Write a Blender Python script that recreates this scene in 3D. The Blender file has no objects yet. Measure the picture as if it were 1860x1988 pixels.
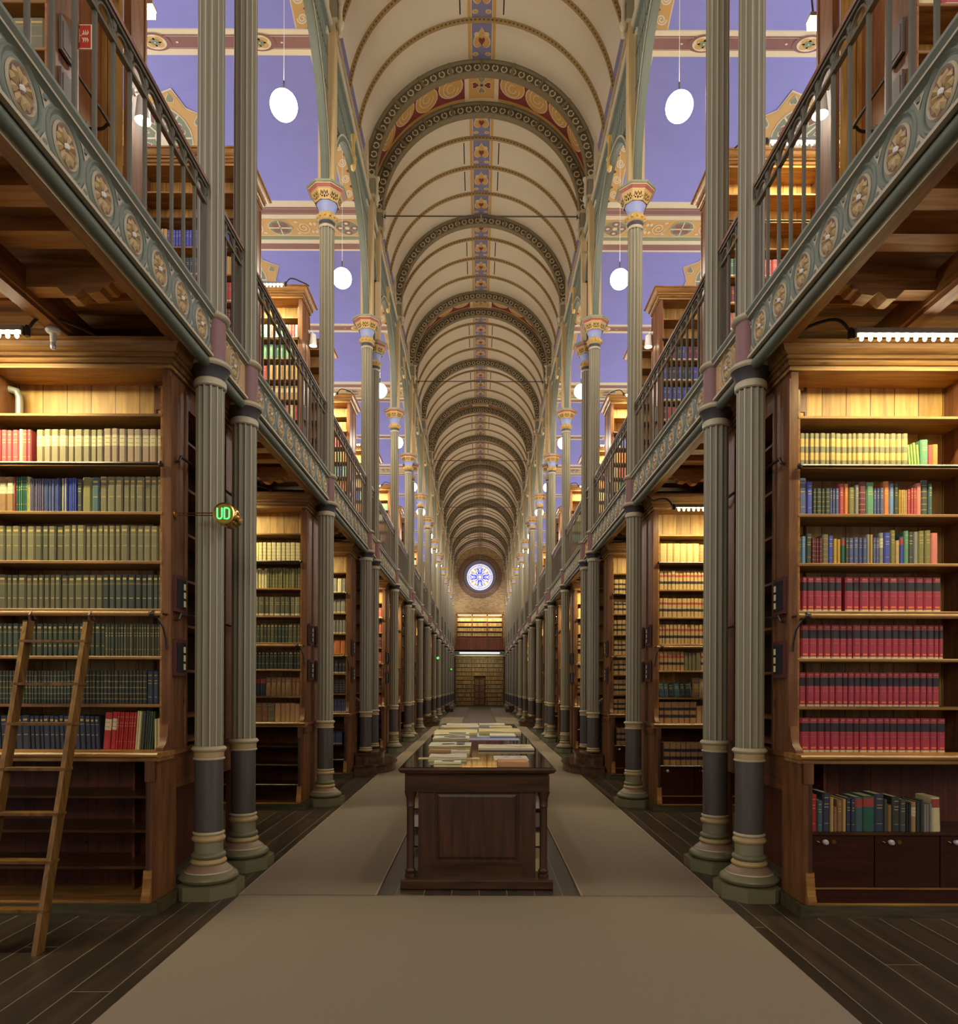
import bpy, bmesh, math, random
from mathutils import Vector
PI = math.pi
C = bpy.context.scene.collection
SC = bpy.context.scene
random.seed(7)

# ---------------------------------------------------------------- camera
F_PX, VX, VY = 1380.0, 931.0, 1332.0
EYE = 1.764
cam_d = bpy.data.cameras.new('camera')
cam = bpy.data.objects.new('camera', cam_d)
C.objects.link(cam)
cam.location = (0, 0, EYE)
cam.rotation_euler = (PI / 2, math.radians(-0.2), 0)
cam_d.sensor_fit = 'HORIZONTAL'
cam_d.sensor_width = 36
cam_d.lens = F_PX / 1860 * 36
cam_d.shift_x = (930 - VX) / 1860
cam_d.shift_y = (VY - 994) / 1860
cam_d.clip_start = 0.05
cam_d.clip_end = 200
SC.camera = cam
# ---------------------------------------------------------------- world, exposure
w = bpy.data.worlds.new('world')
SC.world = w
w.use_nodes = True
w.node_tree.nodes['Background'].inputs[0].default_value = (0.55, 0.6, 0.8, 1)
w.node_tree.nodes['Background'].inputs[1].default_value = 0.3
SC.view_settings.view_transform = 'Standard'
SC.view_settings.look = 'None'
SC.view_settings.gamma = 1
SC.view_settings.exposure = 0.2
SC.cycles.use_denoising = True
SC.cycles.max_bounces = 7
SC.cycles.diffuse_bounces = 4
SC.cycles.glossy_bounces = 3
SC.cycles.sample_clamp_indirect = 4.0


def area(name, loc, rot, sx, sy, power, col, spread=PI):
    l = bpy.data.lights.new(name, 'AREA')
    l.shape = 'RECTANGLE'
    l.size, l.size_y, l.energy, l.color, l.spread = sx, sy, power, col, spread
    o = bpy.data.objects.new(name, l)
    C.objects.link(o)
    o.location, o.rotation_euler = loc, rot
    return o


# daylight of unseen windows in the outer walls (both levels), added fill at the near end
DAY = (0.72, 0.78, 1.0)
for s in (-1, 1):
    area('window_daylight', (s * 8.9, 30, 3.0), (0, s * PI / 2, 0), 2.4, 62, 900, DAY)
    area('gallery_window_daylight', (s * 8.9, 30, 9.6), (0, s * PI / 2, 0), 2.6, 62, 3300, (0.88, 0.9, 1.0))
area('near_end_fill', (0, -7.3, 8.5), (PI / 2 + 0.3, 0, 0), 4.2, 7.0, 700, (1.0, 0.93, 0.82))  # added fill behind the camera, tilted up to brighten nave and vault
GLOBE_STRENGTH = 72
STRIP_POWER = 60
STRIP_COL = (1.0, 0.91, 0.50)


# ---------------------------------------------------------------- materials
def lin(c):
    def f(u):
        u /= 255.0
        return u / 12.92 if u <= 0.04045 else ((u + 0.055) / 1.055) ** 2.4
    return (f(c[0]), f(c[1]), f(c[2]), 1)


def mat(name, rgb, rough=0.6, metal=0.0, var=0.12, scale=6.0, bump=0.0, emis=0.0, spec=0.5, stretch=(1, 1, 1)):
    m = bpy.data.materials.new(name)
    m.use_nodes = True
    nt = m.node_tree
    b = nt.nodes['Principled BSDF']
    b.inputs['Roughness'].default_value = rough
    b.inputs['Metallic'].default_value = metal
    b.inputs['Specular IOR Level'].default_value = spec
    c = lin(rgb)
    b.inputs['Base Color'].default_value = c
    if emis:
        b.inputs['Emission Color'].default_value = c
        b.inputs['Emission Strength'].default_value = emis
        return m
    tc = nt.nodes.new('ShaderNodeTexCoord')
    mp = nt.nodes.new('ShaderNodeMapping')
    mp.inputs['Scale'].default_value = stretch
    nz = nt.nodes.new('ShaderNodeTexNoise')
    nz.inputs['Scale'].default_value = scale
    nz.inputs['Detail'].default_value = 5
    mx = nt.nodes.new('ShaderNodeMix')
    mx.data_type = 'RGBA'
    mx.inputs[6].default_value = tuple(v * (1 - var) for v in c[:3]) + (1,)
    mx.inputs[7].default_value = tuple(min(1, v * (1 + var)) for v in c[:3]) + (1,)
    L = nt.links.new
    L(tc.outputs['Object'], mp.inputs[0])
    L(mp.outputs[0], nz.inputs['Vector'])
    L(nz.outputs[0], mx.inputs[0])
    L(mx.outputs[2], b.inputs['Base Color'])
    if bump:
        bp = nt.nodes.new('ShaderNodeBump')
        bp.inputs['Strength'].default_value = bump
        bp.inputs['Distance'].default_value = 0.01
        L(nz.outputs[0], bp.inputs['Height'])
        L(bp.outputs[0], b.inputs['Normal'])
    return m


def wood(name, c1, c2, grain='z', rough=0.45, plank=None, pw=0.2, seam=(30, 15, 5), seamw=0.02, cross=None, knots=True, scale=1.0, spec=0.4):
    """stretched noise grain, optional boards: plank = axis across the boards"""
    m = bpy.data.materials.new(name)
    m.use_nodes = True
    nt = m.node_tree
    N, L = nt.nodes.new, nt.links.new
    b = nt.nodes['Principled BSDF']
    b.inputs['Roughness'].default_value = rough
    b.inputs['Specular IOR Level'].default_value = spec
    tc = N('ShaderNodeTexCoord')
    sep = N('ShaderNodeSeparateXYZ')
    L(tc.outputs['Object'], sep.inputs[0])
    st = {'x': (1.2, 14, 14), 'y': (14, 1.2, 14), 'z': (14, 14, 1.2)}[grain]

    def math_(op, a, bb=None):
        n = N('ShaderNodeMath')
        n.operation = op
        for i, v in enumerate((a, bb)):
            if v is None:
                continue
            if isinstance(v, (int, float)):
                n.inputs[i].default_value = v
            else:
                L(v, n.inputs[i])
        return n.outputs[0]
    vec = tc.outputs['Object']
    shade = None
    if plank:
        ax = sep.outputs['XYZ'.index(plank.upper())]
        t = math_('DIVIDE', ax, pw)
        cell = math_('FLOOR', t)
        fr = math_('FRACT', t)
        wn = N('ShaderNodeTexWhiteNoise')
        wn.noise_dimensions = '2D'
        cmb = N('ShaderNodeCombineXYZ')
        L(cell, cmb.inputs[0])
        seam_f = math_('LESS_THAN', fr, seamw)
        if cross:
            ax2 = sep.outputs['XYZ'.index(cross[0].upper())]
            off = math_('MULTIPLY', math_('FRACT', math_('MULTIPLY', cell, 0.377)), cross[1])
            t2 = math_('DIVIDE', math_('ADD', ax2, off), cross[1])
            L(math_('FLOOR', t2), cmb.inputs[1])
            seam_f = math_('MAXIMUM', seam_f, math_('LESS_THAN', math_('FRACT', t2), seamw * pw / cross[1]))
        L(cmb.outputs[0], wn.inputs['Vector'])
        shade = wn.outputs['Value']
        va = N('ShaderNodeVectorMath')
        va.operation = 'ADD'
        sc = N('ShaderNodeVectorMath')
        sc.operation = 'SCALE'
        sc.inputs['Scale'].default_value = 7.0
        L(wn.outputs['Color'], sc.inputs[0])
        L(vec, va.inputs[0])
        L(sc.outputs[0], va.inputs[1])
        vec = va.outputs[0]
    mp = N('ShaderNodeMapping')
    mp.inputs['Scale'].default_value = tuple(v * scale for v in st)
    L(vec, mp.inputs[0])
    nz = N('ShaderNodeTexNoise')
    nz.inputs['Scale'].default_value = 1.6
    nz.inputs['Detail'].default_value = 6
    nz.inputs['Distortion'].default_value = 0.6
    L(mp.outputs[0], nz.inputs['Vector'])
    rp = N('ShaderNodeValToRGB')
    rp.color_ramp.elements[0].position = 0.3
    rp.color_ramp.elements[0].color = lin(c1)
    rp.color_ramp.elements[1].position = 0.72
    rp.color_ramp.elements[1].color = lin(c2)
    L(nz.outputs[0], rp.inputs[0])
    col = rp.outputs[0]

    def mixc(f, a, cc, bt='MIX'):
        mx = N('ShaderNodeMix')
        mx.data_type = 'RGBA'
        mx.blend_type = bt
        if isinstance(f, float):
            mx.inputs[0].default_value = f
        else:
            L(f, mx.inputs[0])
        L(a, mx.inputs[6])
        if isinstance(cc, tuple):
            mx.inputs[7].default_value = cc
        else:
            L(cc, mx.inputs[7])
        return mx.outputs[2]
    if shade is not None:
        hs = N('ShaderNodeHueSaturation')
        L(col, hs.inputs['Color'])
        L(math_('ADD', math_('MULTIPLY', shade, 0.4), 0.8), hs.inputs['Value'])
        col = hs.outputs[0]
    if knots:
        vo = N('ShaderNodeTexVoronoi')
        vo.inputs['Scale'].default_value = 1.0
        mp2 = N('ShaderNodeMapping')
        k = {'x': (1.6, 4.5, 4.5), 'y': (4.5, 1.6, 4.5), 'z': (4.5, 4.5, 1.6)}[grain]
        mp2.inputs['Scale'].default_value = k
        L(vec, mp2.inputs[0])
        L(mp2.outputs[0], vo.inputs['Vector'])
        r2 = N('ShaderNodeValToRGB')
        r2.color_ramp.elements[0].position = 0.02
        r2.color_ramp.elements[0].color = (0.8, 0.8, 0.8, 1)
        r2.color_ramp.elements[1].position = 0.1
        r2.color_ramp.elements[1].color = (0, 0, 0, 1)
        L(vo.outputs['Distance'], r2.inputs[0])
        dk = lin(tuple(v * 0.4 for v in c1))
        col = mixc(r2.outputs[0], col, dk)
    if plank:
        col = mixc(seam_f, col, lin(seam))
    L(col, b.inputs['Base Color'])
    bp = N('ShaderNodeBump')
    bp.inputs['Strength'].default_value = 0.15
    bp.inputs['Distance'].default_value = 0.004
    L(nz.outputs[0], bp.inputs['Height'])
    L(bp.outputs[0], b.inputs['Normal'])
    return m


PINE1, PINE2 = (128, 78, 30), (178, 124, 58)
M = {}
M['case_z'] = wood('varnished_pine_upright', (86, 50, 26), (130, 84, 46), 'z')
M['case_x'] = wood('varnished_pine_rail', (110, 72, 34), (164, 120, 62), 'x')
M['case_y'] = wood('varnished_pine_return', (84, 46, 24), (126, 78, 44), 'y')
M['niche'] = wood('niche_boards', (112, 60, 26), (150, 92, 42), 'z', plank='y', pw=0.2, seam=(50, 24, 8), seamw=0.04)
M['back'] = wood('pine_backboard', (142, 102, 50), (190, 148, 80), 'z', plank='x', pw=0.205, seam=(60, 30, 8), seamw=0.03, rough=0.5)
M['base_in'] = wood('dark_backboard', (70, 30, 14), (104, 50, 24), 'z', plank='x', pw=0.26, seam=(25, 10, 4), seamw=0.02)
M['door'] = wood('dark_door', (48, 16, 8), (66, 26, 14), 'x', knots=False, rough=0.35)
M['ledge'] = wood('worn_ledge', (120, 78, 34), (170, 122, 62), 'x', knots=False, rough=0.35)
M['plinth_w'] = wood('worn_dark_plinth', (52, 46, 28), (88, 78, 48), 'x', knots=False, rough=0.5)
M['joist'] = wood('gallery_joist', (146, 98, 52), (200, 150, 92), 'x', rough=0.55)
M['beam'] = wood('gallery_beam', (104, 62, 30), (150, 98, 54), 'y', rough=0.5)
M['table'] = wood('dark_mahogany', (46, 24, 10), (80, 45, 20), 'z', knots=False, rough=0.42, spec=0.5)
M['table_x'] = wood('dark_mahogany_rail', (48, 28, 13), (82, 51, 27), 'x', knots=False, rough=0.3)
M['ladder'] = wood('worn_ladder_wood', (86, 56, 24), (134, 96, 44), 'z', knots=False, rough=0.4)
M['handrail'] = wood('polished_handrail', (90, 50, 22), (134, 82, 40), 'y', knots=False, rough=0.3)
M['step'] = wood('polished_step', (62, 42, 28), (96, 68, 46), 'x', knots=False, rough=0.16, scale=0.5)
M['parapet'] = wood('brown_parapet', (112, 62, 40), (140, 82, 54), 'z', plank='x', pw=0.3, seam=(70, 32, 20), seamw=0.06, knots=False)
M['floor'] = wood('worn_floorboards', (38, 34, 24), (68, 52, 38), 'y', rough=0.33, plank='x', pw=0.235, seam=(122, 116, 90), seamw=0.03, cross=('y', 5.3), knots=False, scale=0.4, spec=0.5)
M['carpet'] = mat('brown_carpet', (132, 118, 102), 0.95, var=0.08, scale=160, bump=0.3, spec=0.1)
M['carpet_edge'] = mat('carpet_binding', (154, 134, 112), 0.9)
M['stone'] = mat('painted_column_green', (132, 126, 102), 0.5, var=0.1, scale=5, stretch=(2, 2, .5))
M['cream'] = mat('column_cream_line', (184, 170, 138), 0.45, var=0.08)
M['tan'] = mat('column_tan_band', (176, 152, 104), 0.45, var=0.08)
M['drum'] = mat('column_dark_drum', (84, 78, 74), 0.4, var=0.15, scale=4, stretch=(3, 3, .4))
M['basegreen'] = mat('column_base_green', (112, 108, 78), 0.4, var=0.12)
M['flare'] = mat('column_brown_flare', (140, 114, 94), 0.4)
M['red'] = mat('oxblood_paint', (126, 82, 74), 0.5, var=0.05)
M['black'] = mat('charcoal_paint', (66, 62, 62), 0.5)
M['blue_bell'] = mat('capital_blue', (146, 154, 196), 0.5, var=0.06)
M['gold'] = mat('capital_gold', (196, 160, 84), 0.45, var=0.12, scale=20)
M['pier'] = mat('pier_ochre', (188, 158, 106), 0.55, var=0.06)
M['abac'] = mat('abacus_green', (130, 130, 98), 0.5)
M['brick_red'] = mat('capital_red', (164, 92, 74), 0.5, var=0.05)
M['girder'] = mat('girder_grey_green', (122, 128, 110), 0.45, var=0.07)
M['girder_dk'] = mat('girder_groove_green', (92, 98, 80), 0.5)
M['girder_oc'] = mat('girder_ochre', (190, 150, 92), 0.5)
M['rail'] = mat('railing_iron_green', (92, 88, 70), 0.4, var=0.1)
M['iron'] = mat('dark_iron', (66, 58, 52), 0.35, 0.6)
M['pole'] = mat('worn_pole', (150, 110, 58), 0.35, var=0.3, scale=14)
M['brass'] = mat('polished_brass', (212, 170, 90), 0.18, 1.0, var=0.15)
M['brassface'] = mat('brass_face', (150, 130, 50), 0.35, 0.8)
M['vault'] = mat('vault_plaster', (214, 203, 180), 0.8, var=0.05, scale=1.2, stretch=(1, .4, 1))
M['rib'] = mat('rib_olive', (118, 106, 76), 0.6, var=0.1)
M['ribdk'] = mat('rib_groove', (84, 72, 50), 0.6)
M['ribsm'] = mat('small_rib_ochre', (160, 128, 74), 0.6)
M['scroll'] = mat('rib_scroll_cream', (196, 180, 146), 0.6)
M['ochre'] = mat('paint_ochre', (196, 154, 84), 0.7, var=0.08)
M['ochre_l'] = mat('paint_light_ochre', (206, 184, 132), 0.7)
M['pblue'] = mat('paint_violet_blue', (122, 120, 158), 0.7)
M['pred'] = mat('paint_oxblood', (120, 44, 42), 0.7)
M['pgreen'] = mat('paint_sage', (128, 134, 98), 0.7)
M['pcream'] = mat('paint_cream', (214, 198, 162), 0.7, var=0.05)
M['petal'] = mat('petal_ochre', (190, 160, 106), 0.5, var=0.1, scale=20)
M['slot'] = mat('slot_black', (20, 18, 16), 0.9)
M['aisle_blue'] = mat('aisle_blue_plaster', (140, 138, 190), 0.8, var=0.07, scale=2.2, stretch=(1, 2.5, 2.5))
M['wallp'] = mat('aisle_plaster', (196, 184, 160), 0.8)
M['maroon'] = mat('maroon_frame', (84, 40, 40), 0.45)
M['greyboard'] = mat('grey_board', (96, 84, 76), 0.6)
M['paper'] = mat('yellowed_paper', (222, 206, 150), 0.8, var=0.06, scale=12)
M['paper2'] = mat('pale_paper', (222, 216, 192), 0.8, var=0.05)
M['brownp'] = mat('brown_wrapping', (196, 146, 98), 0.7)
M['bluep'] = mat('blue_sheet', (150, 158, 196), 0.7)
M['printed'] = mat('faded_print', (130, 124, 110), 0.8)
M['pink'] = mat('pale_red_ink', (204, 150, 140), 0.8)
M['navyp'] = mat('navy_board', (54, 56, 96), 0.6)
M['glass'] = mat('cabinet_glass_top', (34, 24, 20), 0.04, var=0.1, spec=0.9)
M['signred'] = mat('sign_red', (196, 62, 48), 0.5, var=0.02)
M['signwhite'] = mat('sign_cream', (232, 220, 190), 0.5, var=0.02)
M['white'] = mat('white_enamel', (226, 222, 212), 0.4, var=0.02)
M['zinc'] = mat('galvanised_pipe', (150, 150, 140), 0.4, 0.5)
M['crystal'] = mat('glass_knob', (210, 205, 210), 0.05, 0.3, spec=1.0)
M['green_em'] = mat('exit_green', (60, 255, 110), emis=3.0)
M['globe_em'] = mat('globe_lit', (255, 244, 226), emis=GLOBE_STRENGTH)
M['bulb_em'] = mat('bulb_lit', (255, 244, 205), emis=55)
M['tube_em'] = mat('tube_lit', (235, 230, 240), emis=1.4)
M['tubewarm_em'] = mat('tube_warm_lit', (255, 225, 150), emis=4)


def brickmat(name, radial=False):
    m = bpy.data.materials.new(name)
    m.use_nodes = True
    nt = m.node_tree
    b = nt.nodes['Principled BSDF']
    b.inputs['Roughness'].default_value = 0.85
    tc = nt.nodes.new('ShaderNodeTexCoord')
    mp = nt.nodes.new('ShaderNodeMapping')
    mp.inputs['Rotation'].default_value = (PI / 2, 0, 0)
    br = nt.nodes.new('ShaderNodeTexBrick')
    br.inputs['Scale'].default_value = 2.2
    br.inputs['Color1'].default_value = lin((176, 148, 104))
    br.inputs['Color2'].default_value = lin((140, 108, 76))
    br.inputs['Mortar'].default_value = lin((196, 172, 128))
    nt.links.new(tc.outputs['Object'], mp.inputs[0])
    nt.links.new(mp.outputs[0], br.inputs['Vector'])
    nt.links.new(br.outputs['Color'], b.inputs['Base Color'])
    return m


M['brick'] = brickmat('end_wall_brick')
M['brickdark'] = mat('ring_brick', (112, 84, 76), 0.8, var=0.2, scale=12)
M['reveal'] = mat('window_reveal', (118, 116, 136), 0.7)
for k, c, e in (('gw', (236, 236, 255), 0.85), ('gb', (70, 80, 235), 0.8), ('gy', (226, 170, 70), 0.8), ('gp', (96, 88, 140), 0.6)):
    M[k] = mat('stained_glass_' + {'gw': 'clear', 'gb': 'blue', 'gy': 'amber', 'gp': 'violet'}[k], c, emis=e)


# ---------------------------------------------------------------- mesh builder
class MB:
    def __init__(s, sx=1):
        s.v, s.f, s.m, s.s, s.sx = [], [], [], [], sx

    def add(s, vs, fs, m, smooth=False):
        o = len(s.v)
        s.v += [(x * s.sx, y, z) for x, y, z in vs]
        s.f += [tuple(i + o for i in f) for f in fs]
        if isinstance(m, list):
            s.m += m
        else:
            s.m += [m] * len(fs)
        s.s += [smooth] * len(fs)
        return s

    def box(s, x0, x1, y0, y1, z0, z1, m):
        vs = [(x, y, z) for x in (x0, x1) for y in (y0, y1) for z in (z0, z1)]
        return s.add(vs, [(0, 1, 3, 2), (4, 6, 7, 5), (0, 4, 5, 1), (2, 3, 7, 6), (0, 2, 6, 4), (1, 5, 7, 3)], m)

    def bbox(s, x0, x1, y0, y1, z0, z1, m, b=0.006):
        """box with chamfered vertical-section edges (in the y-z section)"""
        p = [(y0 + b, z0), (y1 - b, z0), (y1, z0 + b), (y1, z1 - b), (y1 - b, z1), (y0 + b, z1), (y0, z1 - b), (y0, z0 + b)]
        return s.prism(p, 'x', x0, x1, m)

    def prism(s, poly, axis, a, b, m, smooth=False):
        def P(p, t):
            return {'x': (t, p[0], p[1]), 'y': (p[0], t, p[1]), 'z': (p[0], p[1], t)}[axis]
        n = len(poly)
        vs = [P(p, a) for p in poly] + [P(p, b) for p in poly]
        fs = [(i, (i + 1) % n, (i + 1) % n + n, i + n) for i in range(n)]
        s.add(vs, fs, m, smooth)
        return s.add(vs, [tuple(range(n)), tuple(range(2 * n - 1, n - 1, -1))], m)

    def lathe(s, prof, m, n=24, cx=0, cy=0, smooth=True, phase=0.0, cap=True, axis='z', c=(0, 0, 0)):
        """prof: [(r, z[, mat of the band starting here])]"""
        vs, fs, ms = [], [], []
        for p in prof:
            for i in range(n):
                a = 2 * PI * i / n + phase
                u, v, t = p[0] * math.cos(a), p[0] * math.sin(a), p[1]
                if axis == 'z':
                    vs.append((cx + u + c[0], cy + v + c[1], t + c[2]))
                elif axis == 'y':
                    vs.append((u + c[0], t + c[1], v + c[2]))
                else:
                    vs.append((t + c[0], u + c[1], v + c[2]))
        for k in range(len(prof) - 1):
            mm = prof[k][2] if len(prof[k]) > 2 else m
            for i in range(n):
                j = (i + 1) % n
                fs.append((k * n + i, k * n + j, (k + 1) * n + j, (k + 1) * n + i))
                ms.append(mm)
        s.add(vs, fs, ms, smooth)
        if cap:
            o = (len(prof) - 1) * n
            s.add(vs[:n], [tuple(range(n))], prof[0][2] if len(prof[0]) > 2 else m)
            s.add(vs[o:], [tuple(range(n))], m)
        return s

    def tube(s, pts, r, m, n=8):
        vs, fs = [], []
        P = [Vector(p) for p in pts]
        up0 = None
        for i, p in enumerate(P):
            d = (P[min(i + 1, len(P) - 1)] - P[max(i - 1, 0)]).normalized()
            up = Vector((0, 0, 1)) if abs(d.z) < 0.95 else Vector((1, 0, 0))
            if up0 is not None:
                up = up0
            a = d.cross(up)
            if a.length < 1e-4:
                a = d.cross(Vector((0, 1, 0)))
            a.normalize()
            bb = a.cross(d).normalized()
            up0 = bb
            rr = r[i] if isinstance(r, (list, tuple)) else r
            for k in range(n):
                t = 2 * PI * k / n
                q = p + a * (rr * math.cos(t)) + bb * (rr * math.sin(t))
                vs.append(tuple(q))
        for i in range(len(P) - 1):
            for k in range(n):
                j = (k + 1) % n
                fs.append((i * n + k, i * n + j, (i + 1) * n + j, (i + 1) * n + k))
        s.add(vs, fs, m, True)
        o = (len(P) - 1) * n
        return s.add(vs, [tuple(range(n)), tuple(range(o, o + n))], m)

    def ball(s, c, r, m, n=12, sq=(1, 1, 1)):
        k = max(4, n // 2)
        vs, fs = [], []
        for j in range(k + 1):
            ph = PI * j / k
            for i in range(n):
                a = 2 * PI * i / n
                vs.append((c[0] + r * sq[0] * math.sin(ph) * math.cos(a), c[1] + r * sq[1] * math.sin(ph) * math.sin(a), c[2] + r * sq[2] * math.cos(ph)))
        for j in range(k):
            for i in range(n):
                i2 = (i + 1) % n
                fs.append((j * n + i, j * n + i2, (j + 1) * n + i2, (j + 1) * n + i))
        return s.add(vs, fs, m, True)

    def poly(s, pts, m):
        return s.add(pts, [tuple(range(len(pts)))], m)

    def sweep(s, prof, path, m, smooth=False):
        """prof (p, z); path: list of functions p -> (x, y); cornices with mitred corners"""
        vs, fs = [], []
        n = len(prof)
        for fn in path:
            for p, z in prof:
                x, y = fn(p)
                vs.append((x, y, z))
        for k in range(len(path) - 1):
            for i in range(n - 1):
                fs.append((k * n + i, k * n + i + 1, (k + 1) * n + i + 1, (k + 1) * n + i))
        s.add(vs, fs, m, smooth)
        return s.add(vs, [tuple(range(n)), tuple(range((len(path) - 1) * n, len(path) * n))], m)

    def build(s, name, parent=None, loc=None, recalc=True):
        me = bpy.data.meshes.new(name)
        me.from_pydata(s.v, [], s.f)
        slots = []
        idx = []
        for mm in s.m:
            if mm not in slots:
                slots.append(mm)
            idx.append(slots.index(mm))
        for mm in slots:
            me.materials.append(M[mm])
        me.polygons.foreach_set('material_index', idx)
        me.polygons.foreach_set('use_smooth', s.s)
        if recalc:
            bm = bmesh.new()
            bm.from_mesh(me)
            bmesh.ops.remove_doubles(bm, verts=bm.verts, dist=1e-5)
            bmesh.ops.recalc_face_normals(bm, faces=bm.faces)
            bm.to_mesh(me)
            bm.free()
        if any(s.s):
            me.set_sharp_from_angle(angle=math.radians(38))
        me.update()
        o = bpy.data.objects.new(name, me)
        C.objects.link(o)
        if parent:
            o.parent = parent
        if loc:
            o.location = loc
        return o


def smooth_path(P, k=5):
    out = []
    for i in range(len(P) - 1):
        a, b, c, d = P[max(i - 1, 0)], P[i], P[i + 1], P[min(i + 2, len(P) - 1)]
        for j in range(k):
            t = j / k
            out.append(tuple(.5 * (2 * b[q] + (c[q] - a[q]) * t + (2 * a[q] - 5 * b[q] + 4 * c[q] - d[q]) * t * t + (3 * b[q] - a[q] - 3 * c[q] + d[q]) * t ** 3) for q in range(3)))
    out.append(tuple(P[-1]))
    return out


def tag(o, label, cat, group=None):
    o['label'] = label
    o['category'] = cat
    if group:
        o['group'] = group
    return o


def root(name, loc, label, cat, group=None, rz=0):
    o = bpy.data.objects.new(name, None)
    o.empty_display_size = 0.1
    C.objects.link(o)
    o.location = loc
    o.rotation_euler = (0, 0, rz)
    return tag(o, label, cat, group)


KIDS = {}


def kids(o):
    return o.children


def dup(r, loc=None, label=None, group=None, rz=None, ysc=None, depth=0):
    c = r.copy()
    C.objects.link(c)
    if loc is not None:
        c.location = loc
    if rz is not None:
        c.rotation_euler = (0, 0, rz)
    if ysc is not None:
        c.scale = (1, ysc, 1)
    if label:
        c['label'] = label
    if group:
        c['group'] = group
    for ch in list(r.children):
        k = ch.copy()
        C.objects.link(k)
        k.parent = c
        for g in list(ch.children):
            q = g.copy()
            C.objects.link(q)
            q.parent = k
    return c


def struct(o):
    o['kind'] = 'structure'
    return o


def stuff(o, label=None, cat=None):
    o['kind'] = 'stuff'
    if label:
        o['label'] = label
        o['category'] = cat
    return o


ORD = ['first', 'second', 'third', 'fourth', 'fifth', 'sixth', 'seventh', 'eighth', 'ninth', 'tenth', 'eleventh', 'twelfth']


def nth(i):
    if i < 12:
        return ORD[i]
    k = i + 1
    return '%d%s' % (k, {1: 'st', 2: 'nd', 3: 'rd'}.get(k % 10 if k % 100 not in (11, 12, 13) else 0, 'th'))


SIDE = {-1: 'left', 1: 'right'}
# ================================================================ layout
X0 = 2.3
COLS = [6.05, 6.93, 10.61, 14.37, 15.40, 19.08, 22.75, 23.75, 27.42, 31.10, 32.10, 35.77, 39.45, 40.45, 44.12, 47.80, 48.80, 52.45, 56.15, 57.15, 60.8]
PAIR = {0, 3, 6, 9, 12, 15, 18}          # index i: cols i and i+1 stand as a close pair
STEPPED = {3, 4, 9, 10, 15, 16}
YEND = 64.3
YNEAR = -7.5
ZV, RV, RI = 12.01, 2.36, 2.11           # vault centre height, radius, inner radius of the great ribs
ZG0, ZG1 = 4.50, 4.90                    # gallery girder
bays = [(2.4, COLS[0])] + [(COLS[i], COLS[i + 1]) for i in range(len(COLS) - 1)] + [(COLS[-1], YEND - 0.1)]


def is_gap(a, b):
    return b - a < 1.6


# ================================================================ structure
fl = MB()
fl.box(-9.2, 9.2, YNEAR, YEND + .4, -0.12, 0, 'floor')
struct(fl.build('floor'))

# nave vault with its painted ridge band and blue feet
v = MB()
NA = 48


def vp(a, y, r=RV):
    """a: angle from the crown, + to the right"""
    return (r * math.sin(a), y, ZV + r * math.cos(a))


def vquad(mb, a0, a1, y0, y1, r, m, n=1):
    for k in range(n):
        t0, t1 = a0 + (a1 - a0) * k / n, a0 + (a1 - a0) * (k + 1) / n
        mb.add([vp(t0, y0, r), vp(t1, y0, r), vp(t1, y1, r), vp(t0, y1, r)], [(0, 1, 2, 3)], m, False)


vs, fs = [], []
for k in range(NA + 1):
    a = -PI / 2 + PI * k / NA
    vs += [vp(a, YNEAR), vp(a, YEND)]
for k in range(NA):
    fs.append((2 * k, 2 * k + 1, 2 * k + 3, 2 * k + 2))
v.add(vs, fs, 'vault', True)
for s in (-1, 1):      # wall foot down to the string course
    v.box(s * 2.36, s * 2.48, YNEAR, YEND, 11.5, ZV + .02, 'wallp')


def fan(mb, pts, fn, m, rings=3):
    """star-shaped patch laid on a curved surface: rings between its middle and its outline"""
    n = len(pts)
    cx, cy = sum(p[0] for p in pts) / n, sum(p[1] for p in pts) / n
    V = [fn(cx, cy)]
    for k in range(1, rings + 1):
        f = k / rings
        V += [fn(cx + (x - cx) * f, cy + (y - cy) * f) for x, y in pts]
    F = [(0, 1 + i, 1 + (i + 1) % n) for i in range(n)]
    for k in range(rings - 1):
        a, b = 1 + k * n, 1 + (k + 1) * n
        F += [(a + i, b + i, b + (i + 1) % n, a + (i + 1) % n) for i in range(n)]
    mb.add(V, F, m)


def vpoly(mb, pts, r, m):
    if len(pts) < 6:
        mb.add([vp(x / RV, y, r) for x, y in pts], [tuple(range(len(pts)))], m)
    else:
        fan(mb, pts, lambda x, y: vp(x / RV, y, r), m, 3)


def heart(cx, cy, w_, h_, n=22, flip=1):
    P = []
    for k in range(n):
        t = 2 * PI * k / n
        x = 16 * math.sin(t) ** 3 / 17.0
        y = (13 * math.cos(t) - 5 * math.cos(2 * t) - 2 * math.cos(3 * t) - math.cos(4 * t)) / 17.0
        P.append((cx + x * w_, cy + flip * y * h_))
    return P


def ell(cx, cy, a, b, n=16, rot=0.0):
    return [(cx + a * math.cos(2 * PI * k / n) * math.cos(rot) - b * math.sin(2 * PI * k / n) * math.sin(rot),
             cy + a * math.cos(2 * PI * k / n) * math.sin(rot) + b * math.sin(2 * PI * k / n) * math.cos(rot)) for k in range(n)]


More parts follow.
